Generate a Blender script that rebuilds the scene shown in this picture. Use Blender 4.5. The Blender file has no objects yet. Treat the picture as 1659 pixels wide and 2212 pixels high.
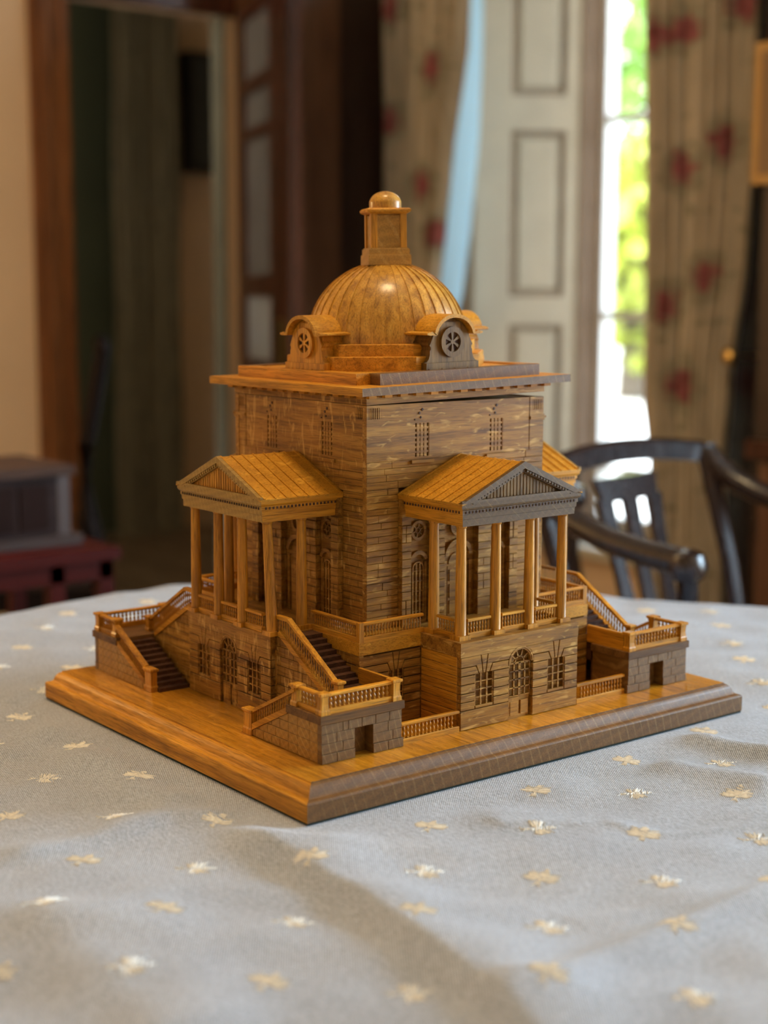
import bpy, bmesh, math, random
import numpy as np
from mathutils import Vector, Matrix
random.seed(7)
S = bpy.context.scene
COL = S.collection
K = 0.5                       # metres per model unit (the villa's base is 0.5 m long)
PI = math.pi

# ------------------------------------------------------------------ camera
CAM = Vector((-0.8568, -1.0930, 0.3888))
FPX = 3205.78
def _rz(a): return Matrix.Rotation(a, 3, 'Z')
def _rx(a): return Matrix.Rotation(a, 3, 'X')
RC = _rz(-0.662672) @ _rx(1.425878) @ _rz(0.0027787)
cd = bpy.data.cameras.new('camera'); cam = bpy.data.objects.new('camera', cd); COL.objects.link(cam)
cam.matrix_world = Matrix.Translation(CAM) @ RC.to_4x4()
cd.sensor_fit = 'HORIZONTAL'; cd.sensor_width = 36.0; cd.lens = FPX/1659*36.0
cd.clip_start = 0.02; cd.clip_end = 200
cd.dof.use_dof = True; cd.dof.focus_distance = 1.24; cd.dof.aperture_fstop = 4.8; cd.dof.aperture_blades = 0
S.camera = cam

# ------------------------------------------------------------------ sky, lights, exposure
S.view_settings.view_transform = 'Standard'; S.view_settings.look = 'None'
S.view_settings.gamma = 1.0; S.view_settings.use_curve_mapping = False
S.view_settings.exposure = 0.0
S.cycles.use_adaptive_sampling = True; S.cycles.adaptive_threshold = 0.025
S.cycles.max_bounces = 6; S.cycles.diffuse_bounces = 3; S.cycles.glossy_bounces = 3
S.cycles.transparent_max_bounces = 8; S.cycles.sample_clamp_indirect = 4.0
S.cycles.caustics_reflective = False; S.cycles.caustics_refractive = False
W = bpy.data.worlds.new('sky'); S.world = W; W.use_nodes = True
wn = W.node_tree; bg = wn.nodes['Background']
tcw = wn.nodes.new('ShaderNodeTexCoord'); sep = wn.nodes.new('ShaderNodeSeparateXYZ'); rmp = wn.nodes.new('ShaderNodeValToRGB')
wn.links.new(tcw.outputs['Generated'], sep.inputs[0]); wn.links.new(sep.outputs['Z'], rmp.inputs[0]); wn.links.new(rmp.outputs[0], bg.inputs['Color'])
rmp.color_ramp.elements[0].position = 0.0; rmp.color_ramp.elements[0].color = (0.86, 0.93, 1.0, 1)
rmp.color_ramp.elements[1].position = 1.0; rmp.color_ramp.elements[1].color = (0.55, 0.75, 1.0, 1)
bg.inputs['Strength'].default_value = 9.0

def area(name, loc, target, sx, sy, power, color, spread=PI, portal=False):
    d = bpy.data.lights.new(name, 'AREA'); d.shape = 'RECTANGLE'; d.size = sx; d.size_y = sy
    d.energy = power; d.color = color; d.spread = spread
    o = bpy.data.objects.new(name, d); COL.objects.link(o); o.location = loc
    v = Vector(target) - Vector(loc); o.rotation_euler = v.to_track_quat('-Z', 'Y').to_euler()
    if portal: d.cycles.is_portal = True
    return o
# warm electric light: a ceiling lamp above the table and a wall lamp at the left
area('ceiling_lamp_light', (-0.10, -0.15, 1.95), (0, 0, 0), 0.30, 0.30, 17, (1.0, 0.70, 0.36))
pl = bpy.data.lights.new('table_lamp_light', 'POINT'); pl.energy = 38; pl.color = (1.0, 0.66, 0.28); pl.shadow_soft_size = 0.16
po = bpy.data.objects.new('table_lamp_light', pl); COL.objects.link(po); po.location = (-1.05, 2.0, 0.75)
# daylight through the second window, right of the frame
area('window_daylight', (2.40, -1.15, 0.60), (0, -0.3, 0.0), 1.2, 1.5, 100, (0.52, 0.77, 1.0))
bl = bpy.data.lights.new('far_room_fill_light', 'POINT'); bl.energy = 10; bl.color = (1.0, 0.93, 0.72); bl.shadow_soft_size = 0.2  # fill light added to lift the dark far room; no lamp stands there
bo = bpy.data.objects.new('far_room_fill_light', bl); COL.objects.link(bo); bo.location = (0.75, 3.9, 1.2)
# daylight through the window in view
area('window_portal', (2.44, 1.85, 0.75), (0.5, 1.85, 0.75), 1.0, 2.2, 1, (1, 1, 1), portal=True)
sd = bpy.data.lights.new('sun', 'SUN'); sd.energy = 14.0; sd.angle = 0.01; sd.color = (1.0, 0.93, 0.78)
so = bpy.data.objects.new('sun', sd); COL.objects.link(so)
so.rotation_euler = Vector((0.55, -0.45, -0.75)).to_track_quat('-Z', 'Y').to_euler()

# ------------------------------------------------------------------ helpers
def ray(u, v):
    return RC @ Vector(((u-829.5)/FPX, -(v-1106.0)/FPX, -1.0))
def at(u, v, ax, val):
    d = ray(u, v); t = (val - CAM[ax])/d[ax]
    return CAM + d*t

class NT:
    """tiny node-tree writer"""
    def __init__(s, name):
        s.m = bpy.data.materials.new(name); s.m.use_nodes = True
        s.t = s.m.node_tree; s.b = s.t.nodes['Principled BSDF']; s.out = s.t.nodes['Material Output']
    def n(s, typ, ins=None, **kw):
        x = s.t.nodes.new('ShaderNode'+typ)
        for k, v in kw.items(): setattr(x, k, v)
        for k, v in (ins or {}).items(): s.set(x.inputs[k], v)
        return x
    def set(s, inp, v):
        if isinstance(v, bpy.types.NodeSocket): s.t.links.new(v, inp)
        elif hasattr(v, 'outputs'): s.t.links.new(v.outputs[0], inp)
        else: inp.default_value = v
    def P(s, **kw):
        for k, v in kw.items(): s.set(s.b.inputs[k.replace('_', ' ')], v)
    def ramp(s, fac, stops):
        r = s.n('ValToRGB', {0: fac}); e = r.color_ramp.elements
        while len(e) < len(stops): e.new(0.5)
        for q, (p, c) in zip(e, stops):
            q.position = p; q.color = (*c, 1) if len(c) == 3 else c
        return r.outputs[0]
    def mix(s, f, a, b, mode='MIX'):
        x = s.n('Mix', data_type='RGBA', blend_type=mode)
        s.set(x.inputs[0], f); s.set(x.inputs[6], a); s.set(x.inputs[7], b)
        return x.outputs[2]
    def math(s, op, a, b=0.0, c=0.0):
        x = s.n('Math', operation=op); s.set(x.inputs[0], a); s.set(x.inputs[1], b); s.set(x.inputs[2], c)
        return x.outputs[0]
    def mapr(s, f, a, b, c=0.0, d=1.0):
        x = s.n('MapRange'); s.set(x.inputs[0], f)
        for i, v in enumerate((a, b, c, d)): x.inputs[i+1].default_value = v
        return x.outputs[0]
    def bump(s, h, strength, dist=0.001):
        x = s.n('Bump', {'Strength': strength, 'Distance': dist, 'Height': h}); s.set(s.b.inputs['Normal'], x.outputs[0])

def rgb(r, g, b):
    f = lambda c: ((c/255+0.055)/1.055)**2.4 if c/255 > 0.04045 else c/255/12.92
    return (f(r), f(g), f(b))
def c4(c): return (*c, 1.0)

def boards(w, tc):
    sx = w.n('SeparateXYZ', {0: tc}); f = w.math('FLOOR', w.math('DIVIDE', w.math('ADD', sx.outputs[0], 0.084), 0.170))
    wh = w.n('TexWhiteNoise', noise_dimensions='1D'); w.set(wh.inputs['W'], f)
    return w.mapr(wh.outputs['Value'], 0, 1, 0.84, 1.12)
def wood(name, axis, dark, mid, light, fleck=0.0, rough=0.46, sc=1.0, stretch=0.05, coat=0.06, rot=(0, 0, 0), board=False):
    w = NT(name); tc = w.n('TexCoord').outputs['Object']
    s3 = [1.0, 1.0, 1.0]; s3[axis] = stretch
    mp = w.n('Mapping', {'Vector': tc, 'Scale': s3, 'Rotation': rot}).outputs[0]
    n1 = w.n('TexNoise', {'Vector': mp, 'Scale': 150*sc, 'Detail': 5.0, 'Roughness': 0.65, 'Distortion': 0.6})
    n2 = w.n('TexNoise', {'Vector': mp, 'Scale': 1100*sc, 'Detail': 2.0})
    n3 = w.n('TexNoise', {'Vector': tc, 'Scale': 18*sc, 'Detail': 2.0})
    col = w.ramp(n1, [(0.30, dark), (0.52, mid), (0.72, light)])
    pores = w.mapr(n2, 0.33, 0.5, 0.62, 1.0)
    x = w.n('Mix', data_type='RGBA', blend_type='MULTIPLY'); x.inputs[0].default_value = 1.0
    w.set(x.inputs[6], col)
    cc = w.n('CombineColor'); [w.set(cc.inputs[i], pores) for i in range(3)]
    w.set(x.inputs[7], cc.outputs[0]); col = x.outputs[2]
    tone = w.mapr(n3, 0.3, 0.7, 0.84, 1.14)
    if board: tone = w.math('MULTIPLY', tone, boards(w, tc))
    hv = w.n('HueSaturation', {'Color': col, 'Value': tone}); col = hv.outputs[0]
    if fleck > 0:
        s4 = [0.32, 0.32, 0.32]; s4[2] = 1.15
        if axis == 1: s4 = [1.0, 1.0, 0.28]
        m2 = w.n('Mapping', {'Vector': tc, 'Scale': s4, 'Rotation': (0.22, 0.22, 0.1) if axis != 1 else (0.35, 0, 0)}).outputs[0]
        f = w.n('TexNoise', {'Vector': m2, 'Scale': 150.0, 'Detail': 2.0, 'Distortion': 1.2})
        mk = w.mapr(f, 0.57 if fleck > 0.5 else 0.63, 0.72)
        col = w.mix(w.math('MULTIPLY', mk, fleck), col, c4((min(1, light[0]*1.35), min(1, light[1]*1.55), min(1, light[2]*2.2))))
    w.P(Base_Color=col, Roughness=w.mapr(n2, 0.3, 0.7, rough+0.12, rough-0.05), Coat_Weight=coat, Coat_Roughness=0.22)
    w.b.inputs['Specular IOR Level'].default_value = 0.22
    w.bump(n2.outputs[0], 0.35, 0.0004)
    return w.m
def endgrain(name, base, line, lateral, sc=1.0, dist=2.5, tilt=0.3, board=False):
    """end grain: radial rays as fine pale lines across the growth rings"""
    w = NT(name); tc = w.n('TexCoord').outputs['Object']
    rot = (0, tilt, 0) if lateral == 0 else (tilt, 0, 0)
    mp = w.n('Mapping', {'Vector': tc, 'Rotation': rot}).outputs[0]
    wv = w.n('TexWave', {'Vector': mp, 'Scale': 34*sc, 'Distortion': dist*1.6, 'Detail': 2.0, 'Detail Scale': 0.30}, wave_type='BANDS', bands_direction='X' if lateral == 0 else 'Y')
    w2 = w.n('TexWave', {'Vector': mp, 'Scale': 34*sc, 'Distortion': 3.0, 'Detail': 2.0, 'Detail Scale': 0.4}, wave_type='BANDS', bands_direction='Z')
    nz = w.n('TexNoise', {'Vector': tc, 'Scale': 900*sc, 'Detail': 2.0})
    lg = w.n('TexNoise', {'Vector': tc, 'Scale': 26*sc, 'Detail': 2.0})
    c = w.ramp(w2, [(0.0, tuple(q*0.88 for q in base)), (1.0, tuple(q*1.08 for q in base))])
    c = w.mix(w.math('MULTIPLY', w.mapr(wv, 0.88, 1.0), w.mapr(lg, 0.35, 0.65, 0.05, 0.5)), c, c4(line))
    hv = w.n('HueSaturation', {'Color': c, 'Value': w.math('MULTIPLY', w.mapr(nz, 0.3, 0.7, 0.75, 1.2), boards(w, tc) if board else 1.0)})
    w.P(Base_Color=hv.outputs[0], Roughness=0.5, Coat_Weight=0.1)
    w.b.inputs['Specular IOR Level'].default_value = 0.35
    w.bump(nz.outputs[0], 0.3, 0.0004)
    return w.m
def plain(name, col, rough=0.5, metal=0.0, var=0.12, scale=8.0, bump=0.0, **kw):
    w = NT(name); tc = w.n('TexCoord').outputs['Object']
    nz = w.n('TexNoise', {'Vector': tc, 'Scale': scale, 'Detail': 4.0})
    hv = w.n('HueSaturation', {'Color': c4(col), 'Value': w.mapr(nz, 0.3, 0.7, 1-var, 1+var)})
    w.P(Base_Color=hv.outputs[0], Roughness=rough, Metallic=metal, **kw)
    if bump: w.bump(nz.outputs[0], bump, 0.002)
    return w.m

OAK = ((0.30, 0.115, 0.008), (0.59, 0.242, 0.016), (0.77, 0.365, 0.040))
OAKD = ((0.145, 0.056, 0.008), (0.34, 0.148, 0.019), (0.48, 0.235, 0.042))
ROOF = ((0.48, 0.200, 0.012), (0.58, 0.255, 0.018), (0.68, 0.320, 0.030))
M = {}
M['oak_x'] = wood('oak along x', 0, *OAK)
M['oak_y'] = wood('oak along y', 1, *OAK)
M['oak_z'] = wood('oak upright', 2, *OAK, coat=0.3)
M['wall_x'] = wood('figured oak along x', 0, *OAKD, fleck=0.75)
M['wall_y'] = wood('figured oak along y', 1, *OAKD, fleck=0.75)
M['roof_x'] = wood('figured roof oak along x', 0, *ROOF, fleck=0.45, stretch=0.35)
M['roof_y'] = wood('figured roof oak along y', 1, *ROOF, fleck=0.45, stretch=0.35)
M['end_x'] = endgrain('oak end grain shaded y face', (0.175, 0.078, 0.018), (0.34, 0.20, 0.07), 0, board=True)  # end grain: y faces coloured darker than x faces, side lighting put into the tone
M['end_y'] = endgrain('oak end grain lit x face', (0.40, 0.195, 0.03), (0.60, 0.36, 0.10), 1)
M['ped_x'] = endgrain('pedestal oak shaded y face', (0.180, 0.088, 0.024), (0.38, 0.24, 0.09), 0, sc=1.5, dist=5)  # pedestal faces share one oak; dim y side and bright x side are coloured in
M['ped_y'] = endgrain('pedestal oak lit x face', (0.38, 0.185, 0.03), (0.68, 0.44, 0.13), 1, sc=1.8, dist=5, tilt=0.7)
M['hatch_x'] = endgrain('cross hatched oak shaded y face', (0.118, 0.058, 0.014), (0.28, 0.168, 0.055), 0, sc=1.6, dist=3, tilt=0.9)  # portico fronts likewise: shaded y copy and lit x copy of one oak
M['hatch_y'] = endgrain('cross hatched oak lit x face', (0.36, 0.20, 0.04), (0.62, 0.42, 0.13), 1, sc=1.6, dist=3, tilt=0.2)
M['dark_oak'] = wood('dark walnut', 1, (0.05, 0.02, 0.01), (0.085, 0.036, 0.018), (0.13, 0.06, 0.03))
M['felt'] = plain('green felt', (0.006, 0.018, 0.012), 0.95)

class MB:
    def __init__(s, T=None, k=K): s.v = []; s.f = []; s.mi = []; s.T = T; s.k = k
    def add(s, vs, fs, mi=0):
        o = len(s.v)
        for p in vs:
            if s.T: p = s.T(*p)
            s.v.append((p[0]*s.k, p[1]*s.k, p[2]*s.k))
        for f in fs: s.f.append([o+i for i in f]); s.mi.append(mi)
        return s
    def box(s, x0, x1, y0, y1, z0, z1, mi=0):
        return s.add([(x0,y0,z0),(x1,y0,z0),(x1,y1,z0),(x0,y1,z0),(x0,y0,z1),(x1,y0,z1),(x1,y1,z1),(x0,y1,z1)],
              [(0,3,2,1),(4,5,6,7),(0,1,5,4),(1,2,6,5),(2,3,7,6),(3,0,4,7)], mi)
    def loft(s, rings, cap=True, close=True, mi=0):
        n = len(rings[0]); vs = [p for r in rings for p in r]; fs = []
        for j in range(len(rings)-1):
            for i in range(n if close else n-1):
                a = j*n+i; b = j*n+(i+1) % n
                fs.append((a, b, b+n, a+n))
        if cap:
            fs.append(tuple(range(n))[::-1]); fs.append(tuple((len(rings)-1)*n+i for i in range(n)))
        return s.add(vs, fs, mi)
    def lathe(s, cx, cy, prof, n=16, ax=(0, 0), mi=0):
        rings = []
        for r, z in prof:
            rings.append([(cx+r*math.cos(2*PI*i/n)+ax[0]*(z-prof[0][1]), cy+r*math.sin(2*PI*i/n)+ax[1]*(z-prof[0][1]), z) for i in range(n)])
        return s.loft(rings, mi=mi)
    def tube(s, pts, r, n=8, mi=0, flat=1.0):
        rings = []; up = Vector((0, 0, 1))
        P_ = [Vector(p) for p in pts]
        for i, p in enumerate(P_):
            d = (P_[min(i+1, len(P_)-1)] - P_[max(i-1, 0)]).normalized()
            u = d.cross(up)
            if u.length < 1e-4: u = Vector((1, 0, 0))
            u.normalize(); w = u.cross(d).normalized()
            rr = r[i] if isinstance(r, (list, tuple)) else r
            rings.append([tuple(p + u*rr*math.cos(2*PI*j/n) + w*rr*flat*math.sin(2*PI*j/n)) for j in range(n)])
        return s.loft(rings, mi=mi)
    def build(s, name, mats, parent=None, smooth=False, recalc=True):
        me = bpy.data.meshes.new(name); me.from_pydata(s.v, [], s.f)
        if not isinstance(mats, (list, tuple)): mats = [mats]
        for m in mats: me.materials.append(m)
        for p, m_ in zip(me.polygons, s.mi): p.material_index = m_; p.use_smooth = smooth
        if recalc:
            bm = bmesh.new(); bm.from_mesh(me); bmesh.ops.recalc_face_normals(bm, faces=bm.faces); bm.to_mesh(me); bm.free()
        me.update()
        if smooth and hasattr(me, 'set_sharp_from_angle'): me.set_sharp_from_angle(angle=math.radians(38))
        o = bpy.data.objects.new(name, me); COL.objects.link(o)
        if parent: o.parent = parent
        return o
def empty(name, loc=(0, 0, 0), rot=None):
    o = bpy.data.objects.new(name, None); COL.objects.link(o); o.location = loc
    if rot: o.rotation_euler = rot
    o.empty_display_size = 0.05
    return o
def tag(o, label=None, cat=None, group=None, kind=None):
    if label: o['label'] = label
    if cat: o['category'] = cat
    if group: o['group'] = group
    if kind: o['kind'] = kind
    return o
def copy_of(o, parent, loc=None, rot=None, scale=None):
    c = o.copy(); COL.objects.link(c); c.parent = parent
    if loc is not None: c.location = loc
    if rot is not None: c.rotation_euler = rot
    if scale is not None: c.scale = scale
    return c
def inset(poly, d):
    n = len(poly); A = sum(poly[i][0]*poly[(i+1) % n][1]-poly[(i+1) % n][0]*poly[i][1] for i in range(n))
    if A < 0: poly = poly[::-1]
    out = []
    for i in range(n):
        p0, p1, p2 = poly[i-1], poly[i], poly[(i+1) % n]
        e1 = (p1[0]-p0[0], p1[1]-p0[1]); e2 = (p2[0]-p1[0], p2[1]-p1[1])
        l1 = math.hypot(*e1) or 1e-9; l2 = math.hypot(*e2) or 1e-9
        n1 = (-e1[1]/l1, e1[0]/l1); n2 = (-e2[1]/l2, e2[0]/l2)
        den = 1 + n1[0]*n2[0]+n1[1]*n2[1]
        if den < 0.2: den = 0.2
        out.append((p1[0]+d*(n1[0]+n2[0])/den, p1[1]+d*(n1[1]+n2[1])/den))
    return out
def clip(poly, f):
    """keep the part of poly where f(p) >= 0 (f linear)"""
    out = []
    for i in range(len(poly)):
        p, q = poly[i], poly[(i+1) % len(poly)]; a, b = f(p), f(q)
        if a >= 0: out.append(p)
        if (a >= 0) != (b >= 0):
            t = a/(a-b); out.append((p[0]+(q[0]-p[0])*t, p[1]+(q[1]-p[1])*t))
    return out
SIDES = {'S': lambda a, b, z: (a, -b, z), 'W': lambda a, b, z: (-b, -a, z),
         'N': lambda a, b, z: (-a, b, z), 'E': lambda a, b, z: (b, a, z)}
# ------------------------------------------------------------------ the room
FZ = -0.75
M['beige'] = plain('beige wall paint', (0.78, 0.565, 0.36), 0.8, var=0.04, scale=3)
M['green_wall'] = plain('dull green wall paint', (0.10, 0.11, 0.065), 0.8, var=0.08, scale=3)
M['ceil'] = plain('ceiling paint', (0.72, 0.68, 0.60), 0.9, var=0.03)
M['cream'] = plain('cream gloss paint', (0.55, 0.51, 0.40), 0.45, var=0.05, scale=12)
M['shutter_shade'] = plain('shutter shade brown', (0.27, 0.20, 0.145), 0.5, var=0.08, scale=12)  # shade on the shutter's turned edge and panel outlines, put into a brown colour
M['mahog'] = wood('mahogany', 2, (0.035, 0.010, 0.005), (0.075, 0.022, 0.011), (0.13, 0.042, 0.02), rough=0.28, sc=0.2, coat=0.3)
M['mahog_b'] = wood('brown mahogany', 2, (0.09, 0.040, 0.020), (0.15, 0.070, 0.038), (0.20, 0.105, 0.06), rough=0.4, sc=0.15, coat=0.1)
M['chairwood'] = wood('dark mahogany', 2, (0.012, 0.006, 0.005), (0.022, 0.010, 0.007), (0.040, 0.018, 0.012), rough=0.20, sc=0.3, coat=0.9)
M['architrave'] = wood('orange pine architrave', 2, (0.15, 0.055, 0.018), (0.24, 0.095, 0.032), (0.36, 0.16, 0.06), rough=0.35, sc=0.12, coat=0.2)
M['red'] = plain('red lacquer', (0.075, 0.006, 0.003), 0.5, Specular_IOR_Level=0.2, var=0.1)
M['white_paint'] = plain('white paint', (0.75, 0.76, 0.74), 0.4, var=0.03)
M['floor'] = wood('worn floor boards', 1, (0.16, 0.10, 0.055), (0.26, 0.17, 0.10), (0.36, 0.25, 0.16), rough=0.35, sc=0.08, coat=0.15)
M['brass'] = plain('brass', (0.55, 0.38, 0.14), 0.3, metal=1.0)
M['gold'] = plain('gilt frame', (0.48, 0.28, 0.09), 0.5, metal=0.3)

def st(o): return tag(o, kind='structure')
def bx(*a): return MB(k=1).box(*a)
st(bx(-2.6, 2.2, -2.6, 3.1, FZ-0.05, FZ).build('floor', M['floor']))
st(bx(-2.6, 3.3, -2.6, 5.45, 2.05, 2.12).build('ceiling', M['ceil']))
st(bx(-2.65, -2.6, -2.6, 3.2, FZ, 2.05).build('wall_west', M['beige']))
st(bx(-2.6, 2.55, -2.65, -2.6, FZ, 2.05).build('wall_south', M['beige']))
# north wall with a doorway; its opening is read off the photograph
DX0, DX1 = at(156, 638, 1, 3.1).x, at(490, 638, 1, 3.1).x
DZT = at(300, 12, 1, 3.1).z
m_ = bx(-2.6, DX0, 3.1, 3.16, FZ, 2.05); m_.box(DX1, 3.3, 3.1, 3.16, FZ, 2.05); m_.box(DX0, DX1, 3.1, 3.16, DZT, 2.05)
st(m_.build('wall_north', M['beige']))
# east wall with two tall windows in splayed reveals
WY0, WY1, WZ0, WZ1 = 1.40, 2.33, -0.32, 1.95
V0, V1 = -1.85, -0.45
m_ = MB(k=1)
for a, b in ((-2.6, V0), (V1, WY0), (WY1, 3.1)): m_.box(2.2, 2.55, a, b, FZ, 2.05)
for a, b in ((V0, V1), (WY0, WY1)): m_.box(2.2, 2.55, a, b, FZ, WZ0); m_.box(2.2, 2.55, a, b, WZ1, 2.05)
st(m_.build('wall_east', M['beige']))
GLASS = NT('window glass'); g1 = GLASS.n('BsdfTransparent'); g2 = GLASS.n('BsdfGlossy', {'Roughness': 0.02}); gm = GLASS.n('MixShader', {0: 0.05})
GLASS.set(gm.inputs[1], g1.outputs[0]); GLASS.set(gm.inputs[2], g2.outputs[0]); GLASS.t.links.new(gm.outputs[0], GLASS.out.inputs[0])
def sash(name, y0, y1, xw=2.50):
    w_ = empty(name, (xw, (y0+y1)/2, WZ0)); tag(w_, kind='structure')
    TT = lambda x, y, z: (x-xw, y-(y0+y1)/2, z-WZ0)
    m_ = MB(TT, 1); t = 0.035
    m_.box(xw-.02, xw+.03, y0, y0+t, WZ0, WZ1); m_.box(xw-.02, xw+.03, y1-t, y1, WZ0, WZ1)
    m_.box(xw-.02, xw+.03, y0, y1, WZ0, WZ0+t); m_.box(xw-.02, xw+.03, y0, y1, WZ1-t, WZ1)
    m_.build('window_frame', M['white_paint'], w_)
    ys = [y0+t+(y1-y0-2*t)*i/3 for i in range(4)]
    zs = [WZ0+t, -0.14, at(1350, 683, 0, xw).z, at(1350, 255, 0, xw).z, 1.50, WZ1-t]
    for i in (1, 2): MB(TT, 1).box(xw-.01, xw+.01, ys[i]-.009, ys[i]+.009, WZ0+t, WZ1-t).build('glazing_bar', M['white_paint'], w_)
    for z in zs[1:-1]: MB(TT, 1).box(xw-.0105, xw+.0105, y0+t, y1-t, z-.011, z+.011).build('glazing_bar', M['white_paint'], w_)
    for i in range(3):
        for j in range(5):
            MB(TT, 1).box(xw+.002, xw+.004, ys[i]+.0092, ys[i+1]-.0092, zs[j]+.0112, zs[j+1]-.0112).build('pane', GLASS.m, w_)
sash('window_1', 1.40, 2.14); sash('window_2', V0+0.02, V1-0.02)
st(bx(2.16, 2.50, WY0, WY1, WZ0-0.03, WZ0).build('trim_1', M['cream']))
# panelled shutter folded into the left reveal
SA, SB = Vector((2.17, 2.345, 0)), Vector((2.475, 2.135, 0))
L_ = (SB-SA).length; su = (SB-SA)/L_; sn = Vector((su.y, -su.x, 0))
if sn.dot(Vector((CAM.x, CAM.y, 0))-SA) < 0: sn = -sn
def fr(u, v):      # lateral position on the shutter plane for a pixel
    d = ray(u, v); t = (SA-CAM).dot(sn)/d.dot(sn); p = CAM+d*t; return (p-SA).dot(su), p.z
sh = empty('window_shutter', (SA.x, SA.y, WZ0)); tag(sh, 'tall cream panelled shutter folded into the window reveal, between the two curtains', 'shutter')
TS = lambda a, b, z: (su.x*a+sn.x*b, su.y*a+sn.y*b, z-WZ0)
a0 = 0.0; aL, aR = fr(1103, 450)[0], fr(1219, 450)[0]; aE = fr(1252, 450)[0]; aF = fr(1300, 450)[0]
ZP = [(fr(1160, 205)[1], 1.75), (fr(1160, 640)[1], fr(1160, 282)[1]), (fr(1160, 1010)[1], fr(1160, 702)[1])]
m_ = MB(TS, 1); m_.box(a0, aL, -.02, .0, WZ0, WZ1); m_.box(aR, aE, -.02, .0, WZ0, WZ1); m_.build('stile', M['cream'], sh)
zz = [WZ1] + [q for z0, z1 in ZP for q in (z1, z0)] + [WZ0]
for i in range(0, len(zz), 2): MB(TS, 1).box(aL, aR, -.02, .0, zz[i+1], zz[i]).build('rail', M['cream'], sh)
for z0, z1 in ZP:
    m_ = MB(TS, 1); e = 0.022
    m_.loft([[(aL, -.018, z0), (aR, -.018, z0), (aR, -.018, z1), (aL, -.018, z1)], [(aL, -.016, z0), (aR, -.016, z0), (aR, -.016, z1), (aL, -.016, z1)],
             [(aL+e*.7, -.016, z0+e*.7), (aR-e*.7, -.016, z0+e*.7), (aR-e*.7, -.016, z1-e*.7), (aL+e*.7, -.016, z1-e*.7)], [(aL+e*1.2, -.004, z0+e*1.2), (aR-e*1.2, -.004, z0+e*1.2), (aR-e*1.2, -.004, z1-e*1.2), (aL+e*1.2, -.004, z1-e*1.2)]])
    pn = m_.build('panel', M['cream'], sh)
    m_ = MB(TS, 1)
    for x0, x1, y0, y1 in ((aL, aL+.010, z0, z1), (aR-.010, aR, z0, z1), (aL, aR, z0, z0+.010), (aL, aR, z1-.010, z1)): m_.box(x0, x1, -.016, -.006, y0, y1)
    m_.build('moulding', M['shutter_shade'], pn)
MB(TS, 1).box(aE, aF, -.030, .006, WZ0, WZ1).build('meeting_stile', M['shutter_shade'], sh)
# skirting
st(bx(-2.6, DX0-0.09, 3.085, 3.1, FZ, FZ+0.14).build('baseboard_north', M['mahog_b']))
# doorway architrave and open door leaf
aw = at(76, 638, 1, 3.1).x
m_ = bx(aw, DX0, 3.075, 3.10, FZ, DZT+0.09); m_.box(aw+0.02, aw+0.05, 3.062, 3.075, FZ, DZT+.09); m_.box(DX0-0.035, DX0-0.010, 3.066, 3.075, FZ, DZT+.09)
st(m_.build('trim_2', M['architrave']))
m_ = bx(aw, DX1+0.08, 3.07, 3.10, DZT, DZT+0.10); st(m_.build('trim_3', M['mahog']))
m_ = bx(DX0, DX0+0.012, 3.1, 3.16, FZ, DZT); m_.box(DX1-0.012, DX1, 3.095, 3.16, FZ, DZT); st(m_.build('trim_4', plain('grey green jamb', (0.20, 0.20, 0.16), 0.6)))
HG = Vector((DX1+0.02, 3.06, 0)); EN = Vector((at(624, 638, 1, 2.44).x, 2.44, 0))
du = (EN-HG).normalized(); LD = (EN-HG).length; dnn = Vector((du.y, -du.x, 0))
if dnn.dot(CAM-HG) < 0: dnn = -dnn
dr = empty('door_1', (HG.x, HG.y, FZ)); tag(dr, kind='structure')
TD = lambda a, b, z: (du.x*a+dnn.x*b, du.y*a+dnn.y*b, z-FZ)
dp = [(-0.60, 0.10), (0.19, 0.385), (0.45, 0.865), (0.90, 1.005), (1.05, 1.23)]
p0, p1 = 0.08, LD-0.22
m_ = MB(TD, 1); m_.box(0, p0, -.04, 0, FZ+.005, DZT-.01); m_.box(p1, LD, -.04, 0, FZ+.005, DZT-.01)
zz = [FZ+.005]+[q for r in dp for q in r]+[DZT-.01]
for i in range(0, len(zz), 2): m_.box(p0, p1, -.04, 0, zz[i], zz[i+1])
m_.build('door_frame', M['mahog'], dr)
M['panel_reflect'] = plain('door panel grey reflection tint', (0.20, 0.205, 0.24), 0.12, var=0.2, scale=3)  # cool reflections on the glossy mahogany panels, put into a grey colour
M['panel_reflect_bright'] = plain('door panel pale reflection tint', (0.42, 0.47, 0.56), 0.2, var=0.15, scale=3)  # brightest reflection, coloured onto one panel
for i, (z0, z1) in enumerate(dp): MB(TD, 1).box(p0, p1, -.028, -.012, z0, z1).build('door_panel', M['panel_reflect_bright'] if i == 1 else M['panel_reflect'], dr)
MB(TD, 1).box(LD-0.13, LD-0.045, 0.0005, 0.004, 0.10, 0.32).build('finger_plate', M['brass'], dr)
# the dim room beyond the doorway
st(bx(0.4, 3.2, 3.2, 5.4, FZ-0.05, FZ).build('floor', M['floor']))
st(bx(0.4, 3.2, 5.3, 5.4, FZ, 2.05).build('wall_beyond', M['green_wall']))
st(bx(0.35, 0.4, 3.2, 5.4, FZ, 2.05).build('wall_beyond_left', M['green_wall']))
st(bx(3.2, 3.25, 3.2, 5.4, FZ, 2.05).build('wall_beyond_right', M['beige']))
st(bx(at(383, 600, 1, 5.29).x, 3.2, 5.26, 5.3, FZ, 2.05).build('trim_5', M['beige']))

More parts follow.
